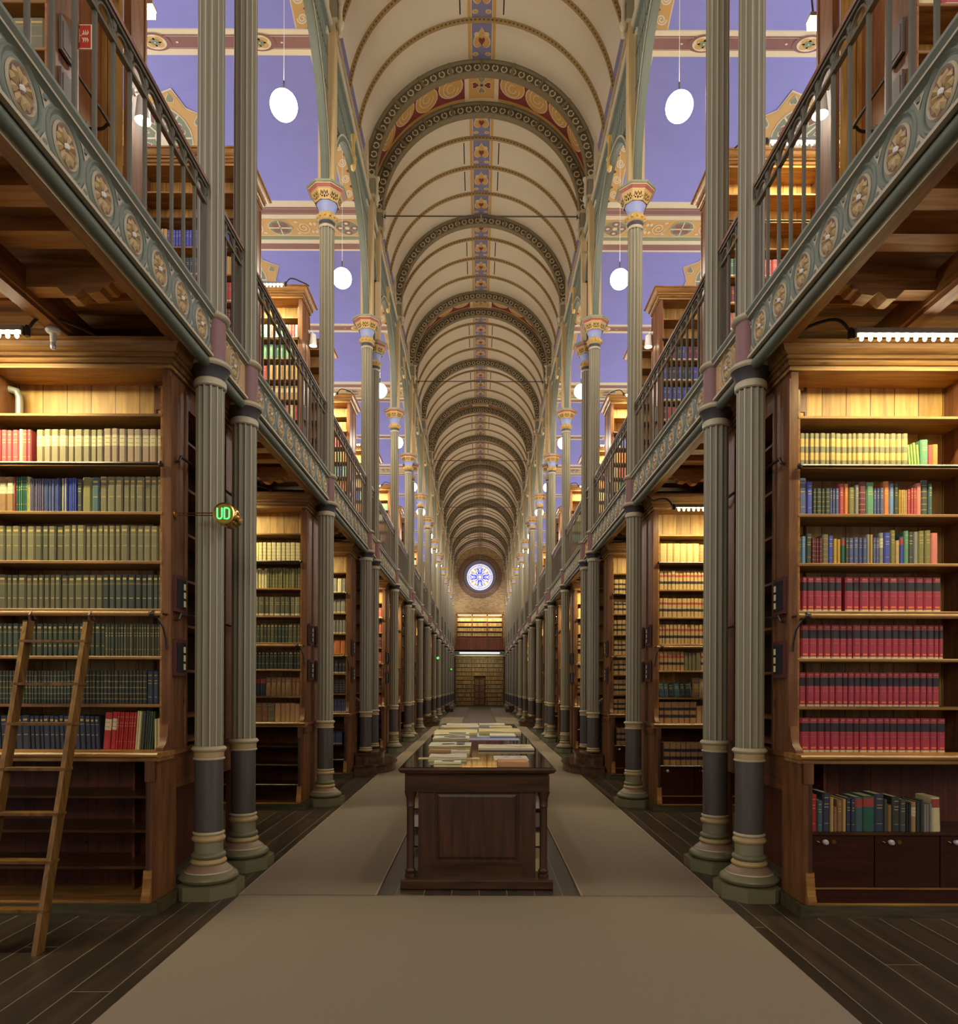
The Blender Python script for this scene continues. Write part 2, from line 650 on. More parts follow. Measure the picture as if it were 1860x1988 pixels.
def ridge_panel(mb, y0, y1):
    r1, r2, r3, r4, r5 = RV - .004, RV - .008, RV - .012, RV - .016, RV - .02
    vquad(mb, -.275 / RV, .275 / RV, y0, y1, r1, 'ochre', 4)
    for s in (-1, 1):
        vquad(mb, s * .275 / RV - .003, s * .275 / RV + .003, y0, y1, r2, 'pcream')
        vquad(mb, s * .20 / RV - .003, s * .20 / RV + .003, y0, y1, r3, 'pcream')
    vquad(mb, -.2 / RV, .2 / RV, y0, y1, r2, 'pblue', 4)
    cy = (y0 + y1) / 2
    h = (y1 - y0) / 2 * .86
    vpoly(mb, heart(0, cy - .1 * h, .185, .78 * h, 26, 1), r3, 'pcream')
    vpoly(mb, heart(0, cy - .1 * h, .165, .72 * h, 26, 1), r4, 'ochre')
    vpoly(mb, heart(0, cy - .02 * h, .068, .30 * h, 18, -1), r5, 'pred')
    for s in (-1, 1):
        vpoly(mb, ell(s * .1, cy - .42 * h, .05, .16 * h, 12), r5, 'ochre_l')
        vpoly(mb, ell(s * .125, cy + .84 * h, .06, .13 * h, 12), r3, 'ochre_l')
        vpoly(mb, ell(s * .125, cy + .84 * h, .035, .08 * h, 10), r4, 'ochre')


def gap_panel(mb, y0, y1):
    r1, r2, r3, r4, r5 = RV - .004, RV - .008, RV - .012, RV - .016, RV - .02
    cy = (y0 + y1) / 2
    hw = (y1 - y0) / 2
    vquad(mb, -PI / 2, PI / 2, y0, y1, r1, 'ochre', 36)
    vquad(mb, -1.3, 1.3, cy - hw * .72, cy + hw * .8, r2, 'pred', 30)
    vquad(mb, -.36 / RV, .36 / RV, y0, y1, r3, 'pcream', 4)
    vquad(mb, -.27 / RV, .27 / RV, cy - hw * .8, cy + hw * .8, r4, 'ochre', 4)
    for k in range(4):
        t = k * PI / 2
        P = [(px * math.cos(t) - py * math.sin(t), px * math.sin(t) + py * math.cos(t)) for px, py in heart(0, .13, .09, .11, 18, 1)]
        P2 = [(px * math.cos(t) - py * math.sin(t), px * math.sin(t) + py * math.cos(t)) for px, py in heart(0, .13, .075, .092, 18, 1)]
        vpoly(mb, [(a, b + cy) for a, b in P], r5, 'pcream')
        vpoly(mb, [(a, b + cy) for a, b in P2], RV - .023, 'pred' if k % 2 else 'pgreen')
    vpoly(mb, ell(0, cy, .035, .035), RV - .026, 'black')
    for s in (-1, 1):
        for k in range(5):
            ax = s * (.66 + k * .56)
            vpoly(mb, ell(ax, cy + (.04 if k % 2 else -.04), .27, hw * .68, 18), r3, 'pcream')
            vpoly(mb, ell(ax, cy + (.04 if k % 2 else -.04), .25, hw * .62, 18), r4, 'ochre')
            for q in range(2):
                rr = .17 - q * .08
                pts = ell(ax, cy, rr, rr * 1.2, 18)
                ins = ell(ax, cy, rr - .018, rr * 1.2 - .018, 18)
                for i in range(15):
                    vpoly(mb, [pts[i], pts[i + 1], ins[i + 1], ins[i]], r5, 'pcream')
            vpoly(mb, ell(ax + .28 * s, cy - hw * .5, .05, .06, 8), r4, 'pcream')


for (a, b) in bays[1:]:
    if is_gap(a, b):
        gap_panel(v, a + .1, b - .1)
    else:
        for k in range(4):
            q0, q1 = a + (b - a) * k / 4 + (.1 if k == 0 else .045), a + (b - a) * (k + 1) / 4 - (.1 if k == 3 else .045)
            ridge_panel(v, q0, q1)
            for s in (-1, 1):
                vquad(v, s * (PI / 2 - .11) - .1, s * (PI / 2 - .11) + .1, q0, q1, RV - .004, 'pblue', 2)
                for j in range(3):
                    cy = q0 + (q1 - q0) * (j + .5) / 3
                    aa = s * (PI / 2 - .1)
                    v.add([vp(aa + .05 * math.cos(t), cy + .07 * math.sin(t), RV - .009) for t in [i * PI / 5 for i in range(10)]], [tuple(range(10))], 'pred')
                    v.add([vp(aa + .02 * math.cos(t), cy + .11 + .03 * math.sin(t), RV - .009) for t in [i * PI / 3 for i in range(6)]], [tuple(range(6))], 'ochre_l')
                if k in (1, 2):
                    vquad(v, s * .41 / RV - .005, s * .41 / RV + .005, q0 + .08, q1 - .08, RV - .005, 'slot')
struct(v.build('ceiling', recalc=False))

# aisles: outer walls, beams with painted soffits, blue transverse barrels
ZB = 1.764 + 9.59
XW = 9.0


def aisle_ceiling(s):
    m = MB(s)
    beams = []
    i = 0
    beams.append((2.4, 2.4))
    while i < len(COLS):
        if i in PAIR:
            beams.append((COLS[i], COLS[i + 1]))
            i += 2
        else:
            beams.append((COLS[i], COLS[i]))
            i += 1
    x0, x1 = 2.36, XW
    prev = YNEAR
    for bi, (a, b) in enumerate(beams):
        y0, y1 = (a - .28, b + .28) if b > a else (a - .21, a + .21)
        # barrel between prev and y0
        if prev < y0 - .5:
            cyy, R = (prev + y0) / 2, (y0 - prev) / 2
            if bi == 0:
                m.box(x0, x1, prev, y0, ZB + 1.6, ZB + 1.7, 'aisle_blue')
            else:
                n = 20
                rs = 1.62
                def bp_(k, x):
                    t = PI * k / n
                    return (x, cyy - R * math.cos(t), ZB + .02 + rs * math.sin(t))
                m.add([bp_(k, x) for k in range(n + 1) for x in (x0, x1)], [(2 * k, 2 * k + 1, 2 * k + 3, 2 * k + 2) for k in range(n)], 'aisle_blue', True)
                # spiral border along the nave edge
                def bx(kk):
                    return .12 + .33 * math.sin(PI * kk / n)
                for k in range(n):
                    def q_(kk, x, e=.006):
                        t = PI * kk / n
                        return (x, cyy - (R - e) * math.cos(t), ZB + .02 + (rs - e) * math.sin(t))
                    xa_, xb_ = x0 + bx(k), x0 + bx(k + 1)
                    m.add([q_(k, xa_), q_(k, xa_ + .23), q_(k + 1, xb_ + .23), q_(k + 1, xb_)], [(0, 1, 2, 3)], 'ochre')
                    m.add([q_(k, x0), q_(k, xa_), q_(k + 1, xb_), q_(k + 1, x0)], [(0, 1, 2, 3)], 'pcream')
                    m.add([q_(k, xa_ + .23), q_(k, xa_ + .245), q_(k + 1, xb_ + .245), q_(k + 1, xb_ + .23)], [(0, 1, 2, 3)], 'pcream')
                L_ = 0
                ns = 19
                if cyy < 34:
                    for j in range(ns):
                        kk = (j + .5) * n / ns
                        pts = []
                        for q in range(22):
                            th = q * .55
                            rr = .078 * (1 - q / 26)
                            pts.append((rr * math.cos(th), rr * math.sin(th)))
                        arc = PI * R
                        for q in range(21):
                            (u0, w0), (u1, w1) = pts[q], pts[q + 1]
                            f0, f1 = 1 + .09 / (abs(u0) + abs(w0) + .05) * .15, 1
                            e0 = .011 / max(.02, math.hypot(u0, w0))
                            e1 = .011 / max(.02, math.hypot(u1, w1))
                            def sp(u, w_, f):
                                return q_(kk + w_ * f / arc * n, x0 + bx(kk) + .115 + u * f, .012)
                            m.add([sp(u0, w0, 1 - e0), sp(u0, w0, 1 + e0), sp(u1, w1, 1 + e1), sp(u1, w1, 1 - e1)], [(0, 1, 2, 3)], 'pcream')
                        k2 = kk + .5 * n / ns
                        m.add([q_(k2 - .14, x0 + bx(k2) + .02, .011), q_(k2, x0 + bx(k2) + .08, .011), q_(k2 + .14, x0 + bx(k2) + .02, .011)], [(0, 1, 2)], 'pred')
                # painted star with wheel on the far haunch
                if 2 <= bi < 9:
                    xc = 6.15
                    def h_(u, w_, e):
                        t = PI * (1 - (35 / 180.0)) - w_ / R
                        t = math.radians(180 - 37) - w_ / ((R + rs) / 2)
                        return (xc + u, cyy - (R - e) * math.cos(t), ZB + .02 + (rs - e) * math.sin(t))
                    st = []
                    for q in range(16):
                        rr = 1.02 if q % 2 == 0 else .80
                        st.append((rr * math.cos(q * PI / 8 + PI / 8), rr * .82 * math.sin(q * PI / 8 + PI / 8)))
                    fan(m, st, lambda u, w_: h_(u, w_, .012), 'pcream', 6)
                    fan(m, [(u * .97, w_ * .96) for u, w_ in st], lambda u, w_: h_(u, w_, .02), 'ochre', 6)
                    for rr, mm, e in ((.58, 'pcream', .028), (.55, 'pgreen', .034), (.15, 'pcream', .044)):
                        fan(m, ell(0, 0, rr, rr * .9, 24), lambda u, w_: h_(u, w_, e), mm, 5)
                    for q in range(8):
                        t = q * PI / 4
                        dx_, dy_ = math.cos(t), math.sin(t)
                        for r_ in range(4):
                            ra, rb, wd = .1 + r_ * .115, .1 + (r_ + 1) * .115, .016
                            m.add([h_(ra * dx_ - wd * dy_, (ra * dy_ + wd * dx_) * .9, .04), h_(rb * dx_ - wd * dy_, (rb * dy_ + wd * dx_) * .9, .04), h_(rb * dx_ + wd * dy_, (rb * dy_ - wd * dx_) * .9, .04), h_(ra * dx_ + wd * dy_, (ra * dy_ - wd * dx_) * .9, .04)], [(0, 1, 2, 3)], 'pcream')
                        t += PI / 8
                        P = heart(0, 0, .1, .12, 14, 1)
                        for sc_, mm, e in ((1.2, 'pcream', .04), (.95, 'red', .046)):
                            fan(m, [(math.cos(t) * .38 + sc_ * (px * math.sin(t) + py * math.cos(t)), .9 * (math.sin(t) * .38 + sc_ * (-px * math.cos(t) + py * math.sin(t)))) for px, py in P], lambda u, w_: h_(u, w_, e), mm, 2)
                        for sc_, mm, e in ((1.0, 'pcream', .03), (.78, 'pgreen', .036)):
                            fan(m, [(math.cos(t) * .8 + sc_ * px, math.sin(t) * .66 + sc_ * py) for px, py in heart(0, 0, .09, .1, 12, -1)], lambda u, w_: h_(u, w_, e), mm, 2)
        # beam
        m.box(x0 - .1, x1, y0, y1, ZB, ZB + 1.7, 'pcream')
        z = ZB - .004

        def stripe(f0, f1, mm, e=0.0, xa=x0, xb=x1):
            m.add([(xa, y0 + (y1 - y0) * f0, z - e), (xb, y0 + (y1 - y0) * f0, z - e), (xb, y0 + (y1 - y0) * f1, z - e), (xa, y0 + (y1 - y0) * f1, z - e)], [(0, 1, 2, 3)], mm)

        def disc(cx, cy, a_, b_, mm, e, n=20):
            m.add([(cx + a_ * math.cos(2 * PI * k / n), cy + b_ * math.sin(2 * PI * k / n), z - e) for k in range(n)], [tuple(range(n))], mm)
        if b == a:
            stripe(.18, .74, 'red', 0)
            stripe(.22, .235, 'pcream', .003)
            stripe(.69, .705, 'pcream', .003)
            cy = y0 + (y1 - y0) * .46
            for k in range(4):
                cx = 3.31 + k * 1.56
                disc(cx, cy, .24, .15, 'red', .004)
                disc(cx, cy, .17, .125, 'pcream', .006)
                for q in range(4):
                    t = q * PI / 2 + PI / 4
                    disc(cx + .075 * math.cos(t), cy + .055 * math.sin(t), .075, .055, 'ochre', .008, 12)
                for q in range(4):
                    t = q * PI / 2 + PI / 4
                    disc(cx + .045 * math.cos(t), cy + .033 * math.sin(t), .036, .028, 'pgreen', .011, 10)
                disc(cx, cy, .014, .012, 'pcream', .014, 8)
                for q in (-1, 1):
                    disc(cx + q * .33, cy, .02, .015, 'pcream', .006, 8)
        else:
            stripe(.1, .24, 'red', 0)
            stripe(.84, .96, 'red', 0)
            stripe(.125, .13, 'pcream', .003)
            stripe(.215, .22, 'pcream', .003)
            stripe(.33, .66, 'ochre', 0)
            stripe(.68, .75, 'pgreen', 0)
            cy = y0 + (y1 - y0) * .495
            hb = (y1 - y0) * .155
            for k in range(5):
                cx = 2.80 + k * 1.4
                if k % 2 == 0:
                    disc(cx, cy, .25, hb, 'pcream', .004)
                    disc(cx, cy, .235, hb * .93, 'pgreen', .007)
                    for q in range(4):
                        t = q * PI / 2
                        disc(cx + .15 * math.cos(t), cy + hb * .6 * math.sin(t), .09, hb * .33, 'red', .01, 12)
                        disc(cx + .15 * math.cos(t), cy + hb * .6 * math.sin(t), .04, hb * .15, 'pcream', .013, 8)
                    disc(cx, cy, .05, hb * .2, 'pcream', .012, 8)
                else:
                    disc(cx, cy, .25, hb, 'pcream', .004)
                    disc(cx, cy, .235, hb * .93, 'pgreen', .007)
                    for q in range(4):
                        t = q * PI / 2 + PI / 4
                        disc(cx + .12 * math.cos(t), cy + hb * .5 * math.sin(t), .08, hb * .28, 'red', .01, 8)
                    m.add([(cx - .235, cy - .02, z - .013), (cx + .235, cy - .02, z - .013), (cx + .235, cy + .02, z - .013), (cx - .235, cy + .02, z - .013)], [(0, 1, 2, 3)], 'pcream')
                    m.add([(cx - .012, cy - hb * .9, z - .013), (cx + .012, cy - hb * .9, z - .013), (cx + .012, cy + hb * .9, z - .013), (cx - .012, cy + hb * .9, z - .013)], [(0, 1, 2, 3)], 'pcream')
                # scrolls between the roundels
                for q in range(48):
                    xo_ = .49 if q < 24 else .91
                    q = q % 24
                    t0, t1 = q * .5, (q + 1) * .5
                    r0, r1 = .15 * (1 - q / 28), .15 * (1 - (q + 1) / 28)
                    xx = cx + xo_
                    e = .010
                    m.add([(xx + (r0 - e) * math.cos(t0), cy + (r0 - e) * 1.3 * math.sin(t0), z - .005), (xx + (r0 + e) * math.cos(t0), cy + (r0 + e) * 1.3 * math.sin(t0), z - .005),
                           (xx + (r1 + e) * math.cos(t1), cy + (r1 + e) * 1.3 * math.sin(t1), z - .005), (xx + (r1 - e) * math.cos(t1), cy + (r1 - e) * 1.3 * math.sin(t1), z - .005)], [(0, 1, 2, 3)], 'pcream')
                for q in (-1, 1):
                    for w_ in (-1, 1):
                        disc(cx + .7 + q * .34, cy + w_ * hb * .72, .04, .03, 'pcream', .005, 8)
                        disc(cx + .7 + q * .04, cy + w_ * hb * .5, .03, .05, 'pcream', .005, 8)
        prev = y1
    if prev < YEND:
        m.box(x0, x1, prev, YEND, ZB + 1.2, ZB + 1.3, 'aisle_blue')
    return struct(m.build('ceiling_' + SIDE[s] + '_aisle', recalc=False))


for s in (-1, 1):
    aisle_ceiling(s)
    wl = MB(s)
    wl.box(XW, XW + .2, YNEAR, YEND, 0, 13.2, 'wallp')
    struct(wl.build('wall_' + SIDE[s]))
wn = MB()
wn.box(-XW, XW, YNEAR - .3, YNEAR - .1, 0, 14.6, 'wallp')
struct(wn.build('wall_near'))

# gallery floors with their joists and long beams
for s in (-1, 1):
    g = MB(s)
    g.box(2.32, XW, 2.4, YEND - .05, 4.80, 4.88, 'joist')
    y = 2.5
    while y < YEND - .3:
        g.box(2.36, XW, y, y + .19, 4.70, 4.80, 'joist')
        y += .42
    struct(g.build('floor_gallery_' + SIDE[s]))
    g = MB(s)
    for xx in (3.2, 5.4):
        g.box(xx, xx + .17, 2.4, YEND - .05, 4.52, 4.70, 'beam')
        g.box(xx + .03, xx + .14, 2.4, YEND - .05, 4.495, 4.52, 'beam')
    g.box(2.36, 2.45, 2.4, YEND - .05, 4.47, 4.80, 'beam')
    for yy in (5.0, 8.1, 9.55, 12.1, 13.0, 17.0, 18.0, 21.0):
        sc = [(2.50, 4.70), (2.50, 4.64), (2.55, 4.60), (2.60, 4.60), (2.62, 4.565), (2.66, 4.565), (2.68, 4.53), (2.76, 4.52), (2.80, 4.55), (2.86, 4.50), (2.92, 4.50), (2.98, 4.56), (6.5, 4.56), (6.5, 4.70)]
        g.prism(sc, 'y', yy, yy + .14, 'joist')
    struct(g.build('trim_gallery_beams_' + SIDE[s]))

# ---------------------------------------------------------------- carpets
c1 = MB()
c1.box(-2.0, 2.0, -3.0, 5.94, 0, .012, 'carpet')
tag(c1.build('carpet'), 'wide brown carpet filling the foreground in front of the display table', 'carpet', 'brown carpets of the nave')
for s in (-1, 1):
    c1 = MB(s)
    c1.box(.87, 2.0, 5.955, 58.0, 0, .013, 'carpet')
    c1.box(.855, .87, 5.955, 58.0, 0, .0135, 'carpet_edge')
    c1.box(2.0, 2.012, 5.955, 58.0, 0, .0135, 'carpet_edge')
    tag(c1.build('carpet_runner'), 'long brown carpet runner passing the %s side of the display table' % SIDE[s], 'carpet', 'brown carpets of the nave')

# ================================================================ columns
NFL = 13


def fluted(mb, r, z0, z1, n=NFL, depth=.015):
    seg = 6
    vs, ms = [], []
    for i in range(n):
        a0 = 2 * PI * i / n
        w_ = 2 * PI / n
        fil = .18
        vs.append((a0, r))
        for k in range(seg):
            t = (k + .5) / seg
            vs.append((a0 + w_ * (fil + (1 - fil) * t), r - depth * math.sin(PI * t) - .001))
    pts = [(rr * math.cos(a), rr * math.sin(a)) for a, rr in vs]
    # fillet faces: from vertex 0 of the flute to its first inner vertex
    out, mm = [], []
    for i in range(n):
        a0 = 2 * PI * i / n
        w_ = 2 * PI / n
        out.append((r * math.cos(a0 - .0), r * math.sin(a0)))
        mm.append('cream')
        out.append((r * math.cos(a0 + w_ * .17), r * math.sin(a0 + w_ * .17)))
        mm.append('stone')
        for k in range(seg - 1):
            t = (k + 1) / seg
            aa = a0 + w_ * (.17 + .83 * t)
            rr = r - depth * math.sin(PI * t)
            out.append((rr * math.cos(aa), rr * math.sin(aa)))
            mm.append('stone')
    N_ = len(out)
    V = [(x, y, z0) for x, y in out] + [(x, y, z1) for x, y in out]
    Fs = [(i, (i + 1) % N_, (i + 1) % N_ + N_, i + N_) for i in range(N_)]
    mb.add(V, Fs, mm, True)
    mb.add(V, [tuple(range(N_)), tuple(range(2 * N_ - 1, N_ - 1, -1))], 'stone')


def torus_prof(r, z0, z1, bul, n=6):
    return [(r + bul * math.sin(PI * k / n), z0 + (z1 - z0) * k / n) for k in range(n + 1)]


def make_column(stepped):
    t = root('nave_column', (0, 0, 0), 'x', 'column')
    zb = .42 if stepped else 0
    if not stepped:
        m = MB()
        R_ = .27 / math.cos(PI / 8)
        m.lathe([(R_, 0, 'basegreen'), (R_, .108)], 'basegreen', 8, phase=PI / 8, smooth=False)
        m.build('plinth', t)
        m = MB()
        P = [(.236 - .0, .108, 'basegreen')]
        P = [(r, z, 'basegreen') for r, z in torus_prof(.205, .108, .19, .038)]
        P += [(.195, .195, 'cream'), (.192, .205, 'flare'), (.16, .23, 'flare'), (.138, .25, 'tan')]
        P += [(r, z, 'tan') for r, z in torus_prof(.128, .25, .30, .02)]
        P += [(r, z, 'basegreen') for r, z in torus_prof(.124, .30, .35, .018)]
        P += [(.119, .352)]
        m.lathe(P, 'basegreen', 32)
        m.build('base_moulding', t)
        m = MB()
        m.lathe([(.117, .35), (.117, .45)], 'stone', 32, cap=False)
        m.build('base_drum', t)
    m = MB()
    m.lathe([(r, z, 'tan') for r, z in torus_prof(.118, max(zb, .44), .495, .02)] + [(.119, .50, 'tan')] + [(r, z, 'cream') for r, z in torus_prof(.119, .50, .53, .012)], 'cream', 32, cap=False)
    m.build('lower_ring', t)
    m = MB()
    m.lathe([(.1165, .53), (.1165, 1.13)], 'drum', 32, cap=False)
    m.build('dark_drum', t)
    m = MB()
    m.lathe([(r, z, 'cream') for r, z in torus_prof(.119, 1.13, 1.155, .012)] + [(.122, 1.156, 'tan'), (.122, 1.20, 'cream')] + [(r, z, 'cream') for r, z in torus_prof(.122, 1.20, 1.25, .022)], 'cream', 32, cap=False)
    m.build('upper_ring', t)
    m = MB()
    fluted(m, .1155, 1.245, 4.28)
    m.build('lower_shaft', t)
    m = MB()
    P = [(.118, 4.275, 'cream'), (.132, 4.285, 'cream'), (.132, 4.33, 'cream'), (.12, 4.345, 'black'), (.128, 4.37, 'black'), (.155, 4.435, 'black'), (.162, 4.44, 'cream')]
    P += [(r, z, 'cream') for r, z in torus_prof(.158, 4.44, 4.49, .018)] + [(.125, 4.50)]
    m.lathe(P, 'cream', 32, cap=False)
    m.build('lower_capital', t)
    m = MB()
    m.lathe([(.125, 4.50), (.125, 4.84)], 'red', 32, cap=False)
    m.build('red_drum', t)
    m = MB()
    m.lathe([(.125, 4.84, 'cream')] + [(r, z, 'cream') for r, z in torus_prof(.14, 4.845, 4.90, .022)] + [(.11, 4.915)], 'cream', 32, cap=False)
    m.build('drum_cap', t)
    m = MB()
    fluted(m, .110, 4.91, 1.764 + 6.80)
    m.build('upper_shaft', t)
    # upper capital: ring, torus, bell, pierced band, red band, abacus
    h = 1.764
    cap = MB()
    cap.lathe([(.113, h + 6.79, 'cream'), (.119, h + 6.80, 'cream'), (.119, h + 6.83, 'black'), (.114, h + 6.84, 'black'), (.119, h + 6.89, 'cream'), (.13, h + 6.90, 'gold')]
              + [(r, z, 'gold') for r, z in torus_prof(.128, h + 6.905, h + 7.0, .02)] + [(.13, h + 7.0, 'cream'), (.118, h + 7.015, 'blue_bell'), (.116, h + 7.04, 'blue_bell'), (.13, h + 7.10, 'blue_bell'), (.158, h + 7.165, 'cream'), (.165, h + 7.175)], 'cream', 32, cap=False)
    co = cap.build('capital', t)
    e = MB()
    for k in range(12):
        a = 2 * PI * k / 12
        e.ball((.143 * math.cos(a), .143 * math.sin(a), h + 6.955), .022, 'gold', 8, (1, 1, 1.4))
    e.build('egg_moulding', co)
    m = MB()
    r0, r1 = .175, .235
    n8 = 8
    m.lathe([(r0, h + 7.155, 'gold'), (r1, h + 7.275, 'gold'), (r1, h + 7.28)], 'gold', 8, phase=PI / 8, smooth=False, cap=False)
    # dark pierced leaves on every face of the band
    for k in range(8):
        a = k * PI / 4
        fm = (r0 + r1) / 2 * math.cos(PI / 8)
        nx, ny = math.cos(a), math.sin(a)
        tx, ty = -ny, nx

        def fp(u, w_):
            rr = (r0 + (r1 - r0) * (w_ / .12)) * math.cos(PI / 8) + .002
            return (nx * rr + tx * u, ny * rr + ty * u, h + 7.155 + w_)
        for (cu, cw, au, aw) in ((0, .035, .012, .018), (0, .088, .006, .018), (-.022, .07, .009, .02), (.022, .07, .009, .02), (-.044, .08, .008, .022), (.044, .08, .008, .022), (-.035, .035, .013, .01), (.035, .035, .013, .01), (-.058, .05, .007, .012), (.058, .05, .007, .012)):
            m.add([fp(cu + au * math.cos(q * PI / 4), cw + aw * math.sin(q * PI / 4)) for q in range(8)], [tuple(range(8))], 'slot')
    m.build('pierced_band', co)
    m = MB()
    m.lathe([(.236, h + 7.278, 'pcream'), (.246, h + 7.28, 'pcream'), (.246, h + 7.287, 'brick_red'), (.275, h + 7.325, 'pcream'), (.285, h + 7.327, 'pcream'), (.288, h + 7.333, 'abac'), (.30, h + 7.34, 'abac'), (.305, h + 7.37, 'abac'), (.29, h + 7.375)], 'abac', 8, phase=PI / 8, smooth=False)
    m.build('abacus', co)
    # clustered pier above, nave side = -x
    m = MB()
    z0, z1 = h + 7.375, 11.60
    for (xa, xb, yy) in ((.015, .115, .10), (-.125, -.02, .10)):
        m.box(xa, xb, -yy, yy, z0, z1, 'pier')
        for q in (-1, 1):
            for xx in (xa + .022, xb - .03):
                m.add([(xx, q * (yy + .002), z0), (xx + .008, q * (yy + .002), z0), (xx + .008, q * (yy + .002), z1), (xx, q * (yy + .002), z1)], [(0, 1, 2, 3)], 'cream')
    for yy in (-.07, .062):
        m.add([(-.127, yy, z0), (-.127, yy + .008, z0), (-.127, yy + .008, z1), (-.127, yy, z1)], [(0, 1, 2, 3)], 'cream')
    m.box(-.02, .015, -.07, .07, z0, z1, 'girder_dk')
    m.build('pier', t)
    m = MB()
    m.box(-.15, -.03, -.075, .075, 11.66, 12.0, 'stone')
    m.lathe([(.03, 11.45), (.035, 11.5), (.02, 11.52), (.045, 11.56), (.06, 11.60), (.055, 11.66), (.032, 11.68), (.03, 11.86), (.036, 11.87), (.03, 11.89), (.035, 11.94), (.06, 12.0), (.06, 12.03)], 'cream', 16, cx=-.19, cy=0)
    m.box(-.16, -.02, -.085, .085, 11.6, 11.66, 'cream')
    m.box(-.17, -.02, -.085, .085, 11.97, 12.03, 'cream')
    m.build('colonnette', t)
    return t


proto = {False: make_column(False), True: make_column(True)}
used = {False: False, True: False}
for s in (-1, 1):
    for i, y in enumerate(COLS):
        st = i in STEPPED
        lab = 'fluted grey-green column in the %s row, %s from the camera' % (SIDE[s], nth(i))
        if st:
            lab = 'fluted column rising from a rounded wooden step, %s row, %s from camera' % (SIDE[s], nth(i))
        if not used[st]:
            o = proto[st]
            used[st] = True
            o.location = (s * X0, y, 0)
            o.rotation_euler = (0, 0, PI if s < 0 else 0)
            tag(o, lab, 'column', 'fluted columns along the nave')
        else:
            dup(proto[st], (s * X0, y, 0), lab, 'fluted columns along the nave', rz=PI if s < 0 else 0)


# ================================================================ girders, railings, arcade arches (local nave side = -x)
def rosette_mesh(mb, cy, cz, x, oc=False):
    def ring(r0, r1, xa, mm, n=24):
        vs = [(xa, cy + r * math.cos(2 * PI * k / n), cz + r * math.sin(2 * PI * k / n)) for r in (r0, r1) for k in range(n)]
        mb.add(vs, [(k, (k + 1) % n, (k + 1) % n + n, k + n) for k in range(n)], mm)
    return ring


def make_girder(L, near, gap):
    t = root('gallery_girder', (0, 0, 0), 'x', 'girder')
    x = -.045
    h = L / 2
    m = MB()
    m.box(x, .03, -h, h, ZG0, 4.86, 'girder_oc' if gap else 'girder')
    m.build('web', t)
    m = MB()
    m.prism([(x, 4.82), (x - .03, 4.84), (x - .03, 4.85), (x - .05, 4.875), (x - .05, 4.895), (.06, 4.895), (.06, 4.82)], 'y', -h, h, 'girder')
    m.box(x - .032, x - .01, -h, h, 4.838, 4.852, 'cream')
    m.build('top_moulding', t)
    m = MB()
    m.box(x - .03, x + .01, -h, h, 4.50, 4.522, 'cream')
    m.build('bottom_fillet', t)
    m = MB()
    m.tube([(-.01, -h, 4.455), (-.01, h, 4.455)], .045, 'girder_dk', 14)
    m.build('bottom_roll', t)
    sp = .3755
    n = 1 if gap else int(L / sp)
    zc = 4.675
    oc = 'girder_oc' if gap else 'girder'
    swirl = MB()
    for k in range(n):
        cy = (k - (n - 1) / 2) * sp

        def band(r0, r1, xa, xb, mm, mb, nn=28):
            vs = [(xa if r in (r0, r1) else xb, cy + r * math.cos(2 * PI * q / nn), zc + r * math.sin(2 * PI * q / nn)) for r in (r0, (r0 + r1) / 2, r1) for q in range(nn)]
            mb.add(vs, [(a * nn + q, a * nn + (q + 1) % nn, (a + 1) * nn + (q + 1) % nn, (a + 1) * nn + q) for a in (0, 1) for q in range(nn)], mm, True)
        band(.150, .172, x - .001, x - .013, oc, swirl)
        band(.140, .150, x - .002, x - .003, 'girder_dk', swirl)
    for k in range(n + 1):
        cy = (k - n / 2) * sp
        for q in (-1, 1):
            swirl.ball((x, cy, zc + q * .115), .019, oc, 8)
            swirl.add([(x - .004, cy - .05, zc + q * .125), (x - .004, cy + .045, zc + q * .14), (x - .004, cy, zc + q * .06)], [(0, 1, 2)], 'cream')
    swirl.build('scroll_relief', t)
    r = MB()

    def one(mb, cy):
        nn = 24
        def band2(r0, r1, xa, xm, mm):
            vs = [(xm if k == 1 else xa, cy + rr * math.cos(2 * PI * q / nn), zc + rr * math.sin(2 * PI * q / nn)) for k, rr in enumerate((r0, (r0 + r1) / 2, r1)) for q in range(nn)]
            mb.add(vs, [(a * nn + q, a * nn + (q + 1) % nn, (a + 1) * nn + (q + 1) % nn, (a + 1) * nn + q) for a in (0, 1) for q in range(nn)], mm, True)
        band2(.098, .118, x - .002, x - .014, 'cream')
        mb.add([(x - .003, cy + .1 * math.cos(2 * PI * q / nn), zc + .1 * math.sin(2 * PI * q / nn)) for q in range(nn)], [tuple(range(nn))], 'red' if not gap else 'black')
        npet = 10
        for q in range(npet):
            a = 2 * PI * q / npet + .1
            ca, sa = math.cos(a), math.sin(a)
            pts = [(.018, 0), (.045, -.0135), (.078, -.0225), (.096, 0), (.078, .0225), (.045, .0135)]
            V = [(x - .005, cy + u * ca - w_ * sa, zc + u * sa + w_ * ca) for u, w_ in pts] + [(x - .022, cy + .066 * ca, zc + .06 * sa)]
            mb.add(V, [(i, (i + 1) % 6, 6) for i in range(6)], 'petal', False)
        mb.ball((x - .008, cy, zc), .019, 'white', 8)
    if near:
        mesh0 = None
        for k in range(n):
            cy = (k - (n - 1) / 2) * sp
            if mesh0 is None:
                one(r, 0)
                o = r.build('rosette', t)
                o.location = (0, cy, 0)
                mesh0 = o
            else:
                o2 = mesh0.copy()
                C.objects.link(o2)
                o2.location = (0, cy, 0)
                o2.parent = t
    else:
        for k in range(n):
            one(r, (k - (n - 1) / 2) * sp)
        r.build('rosettes', t)
    return t


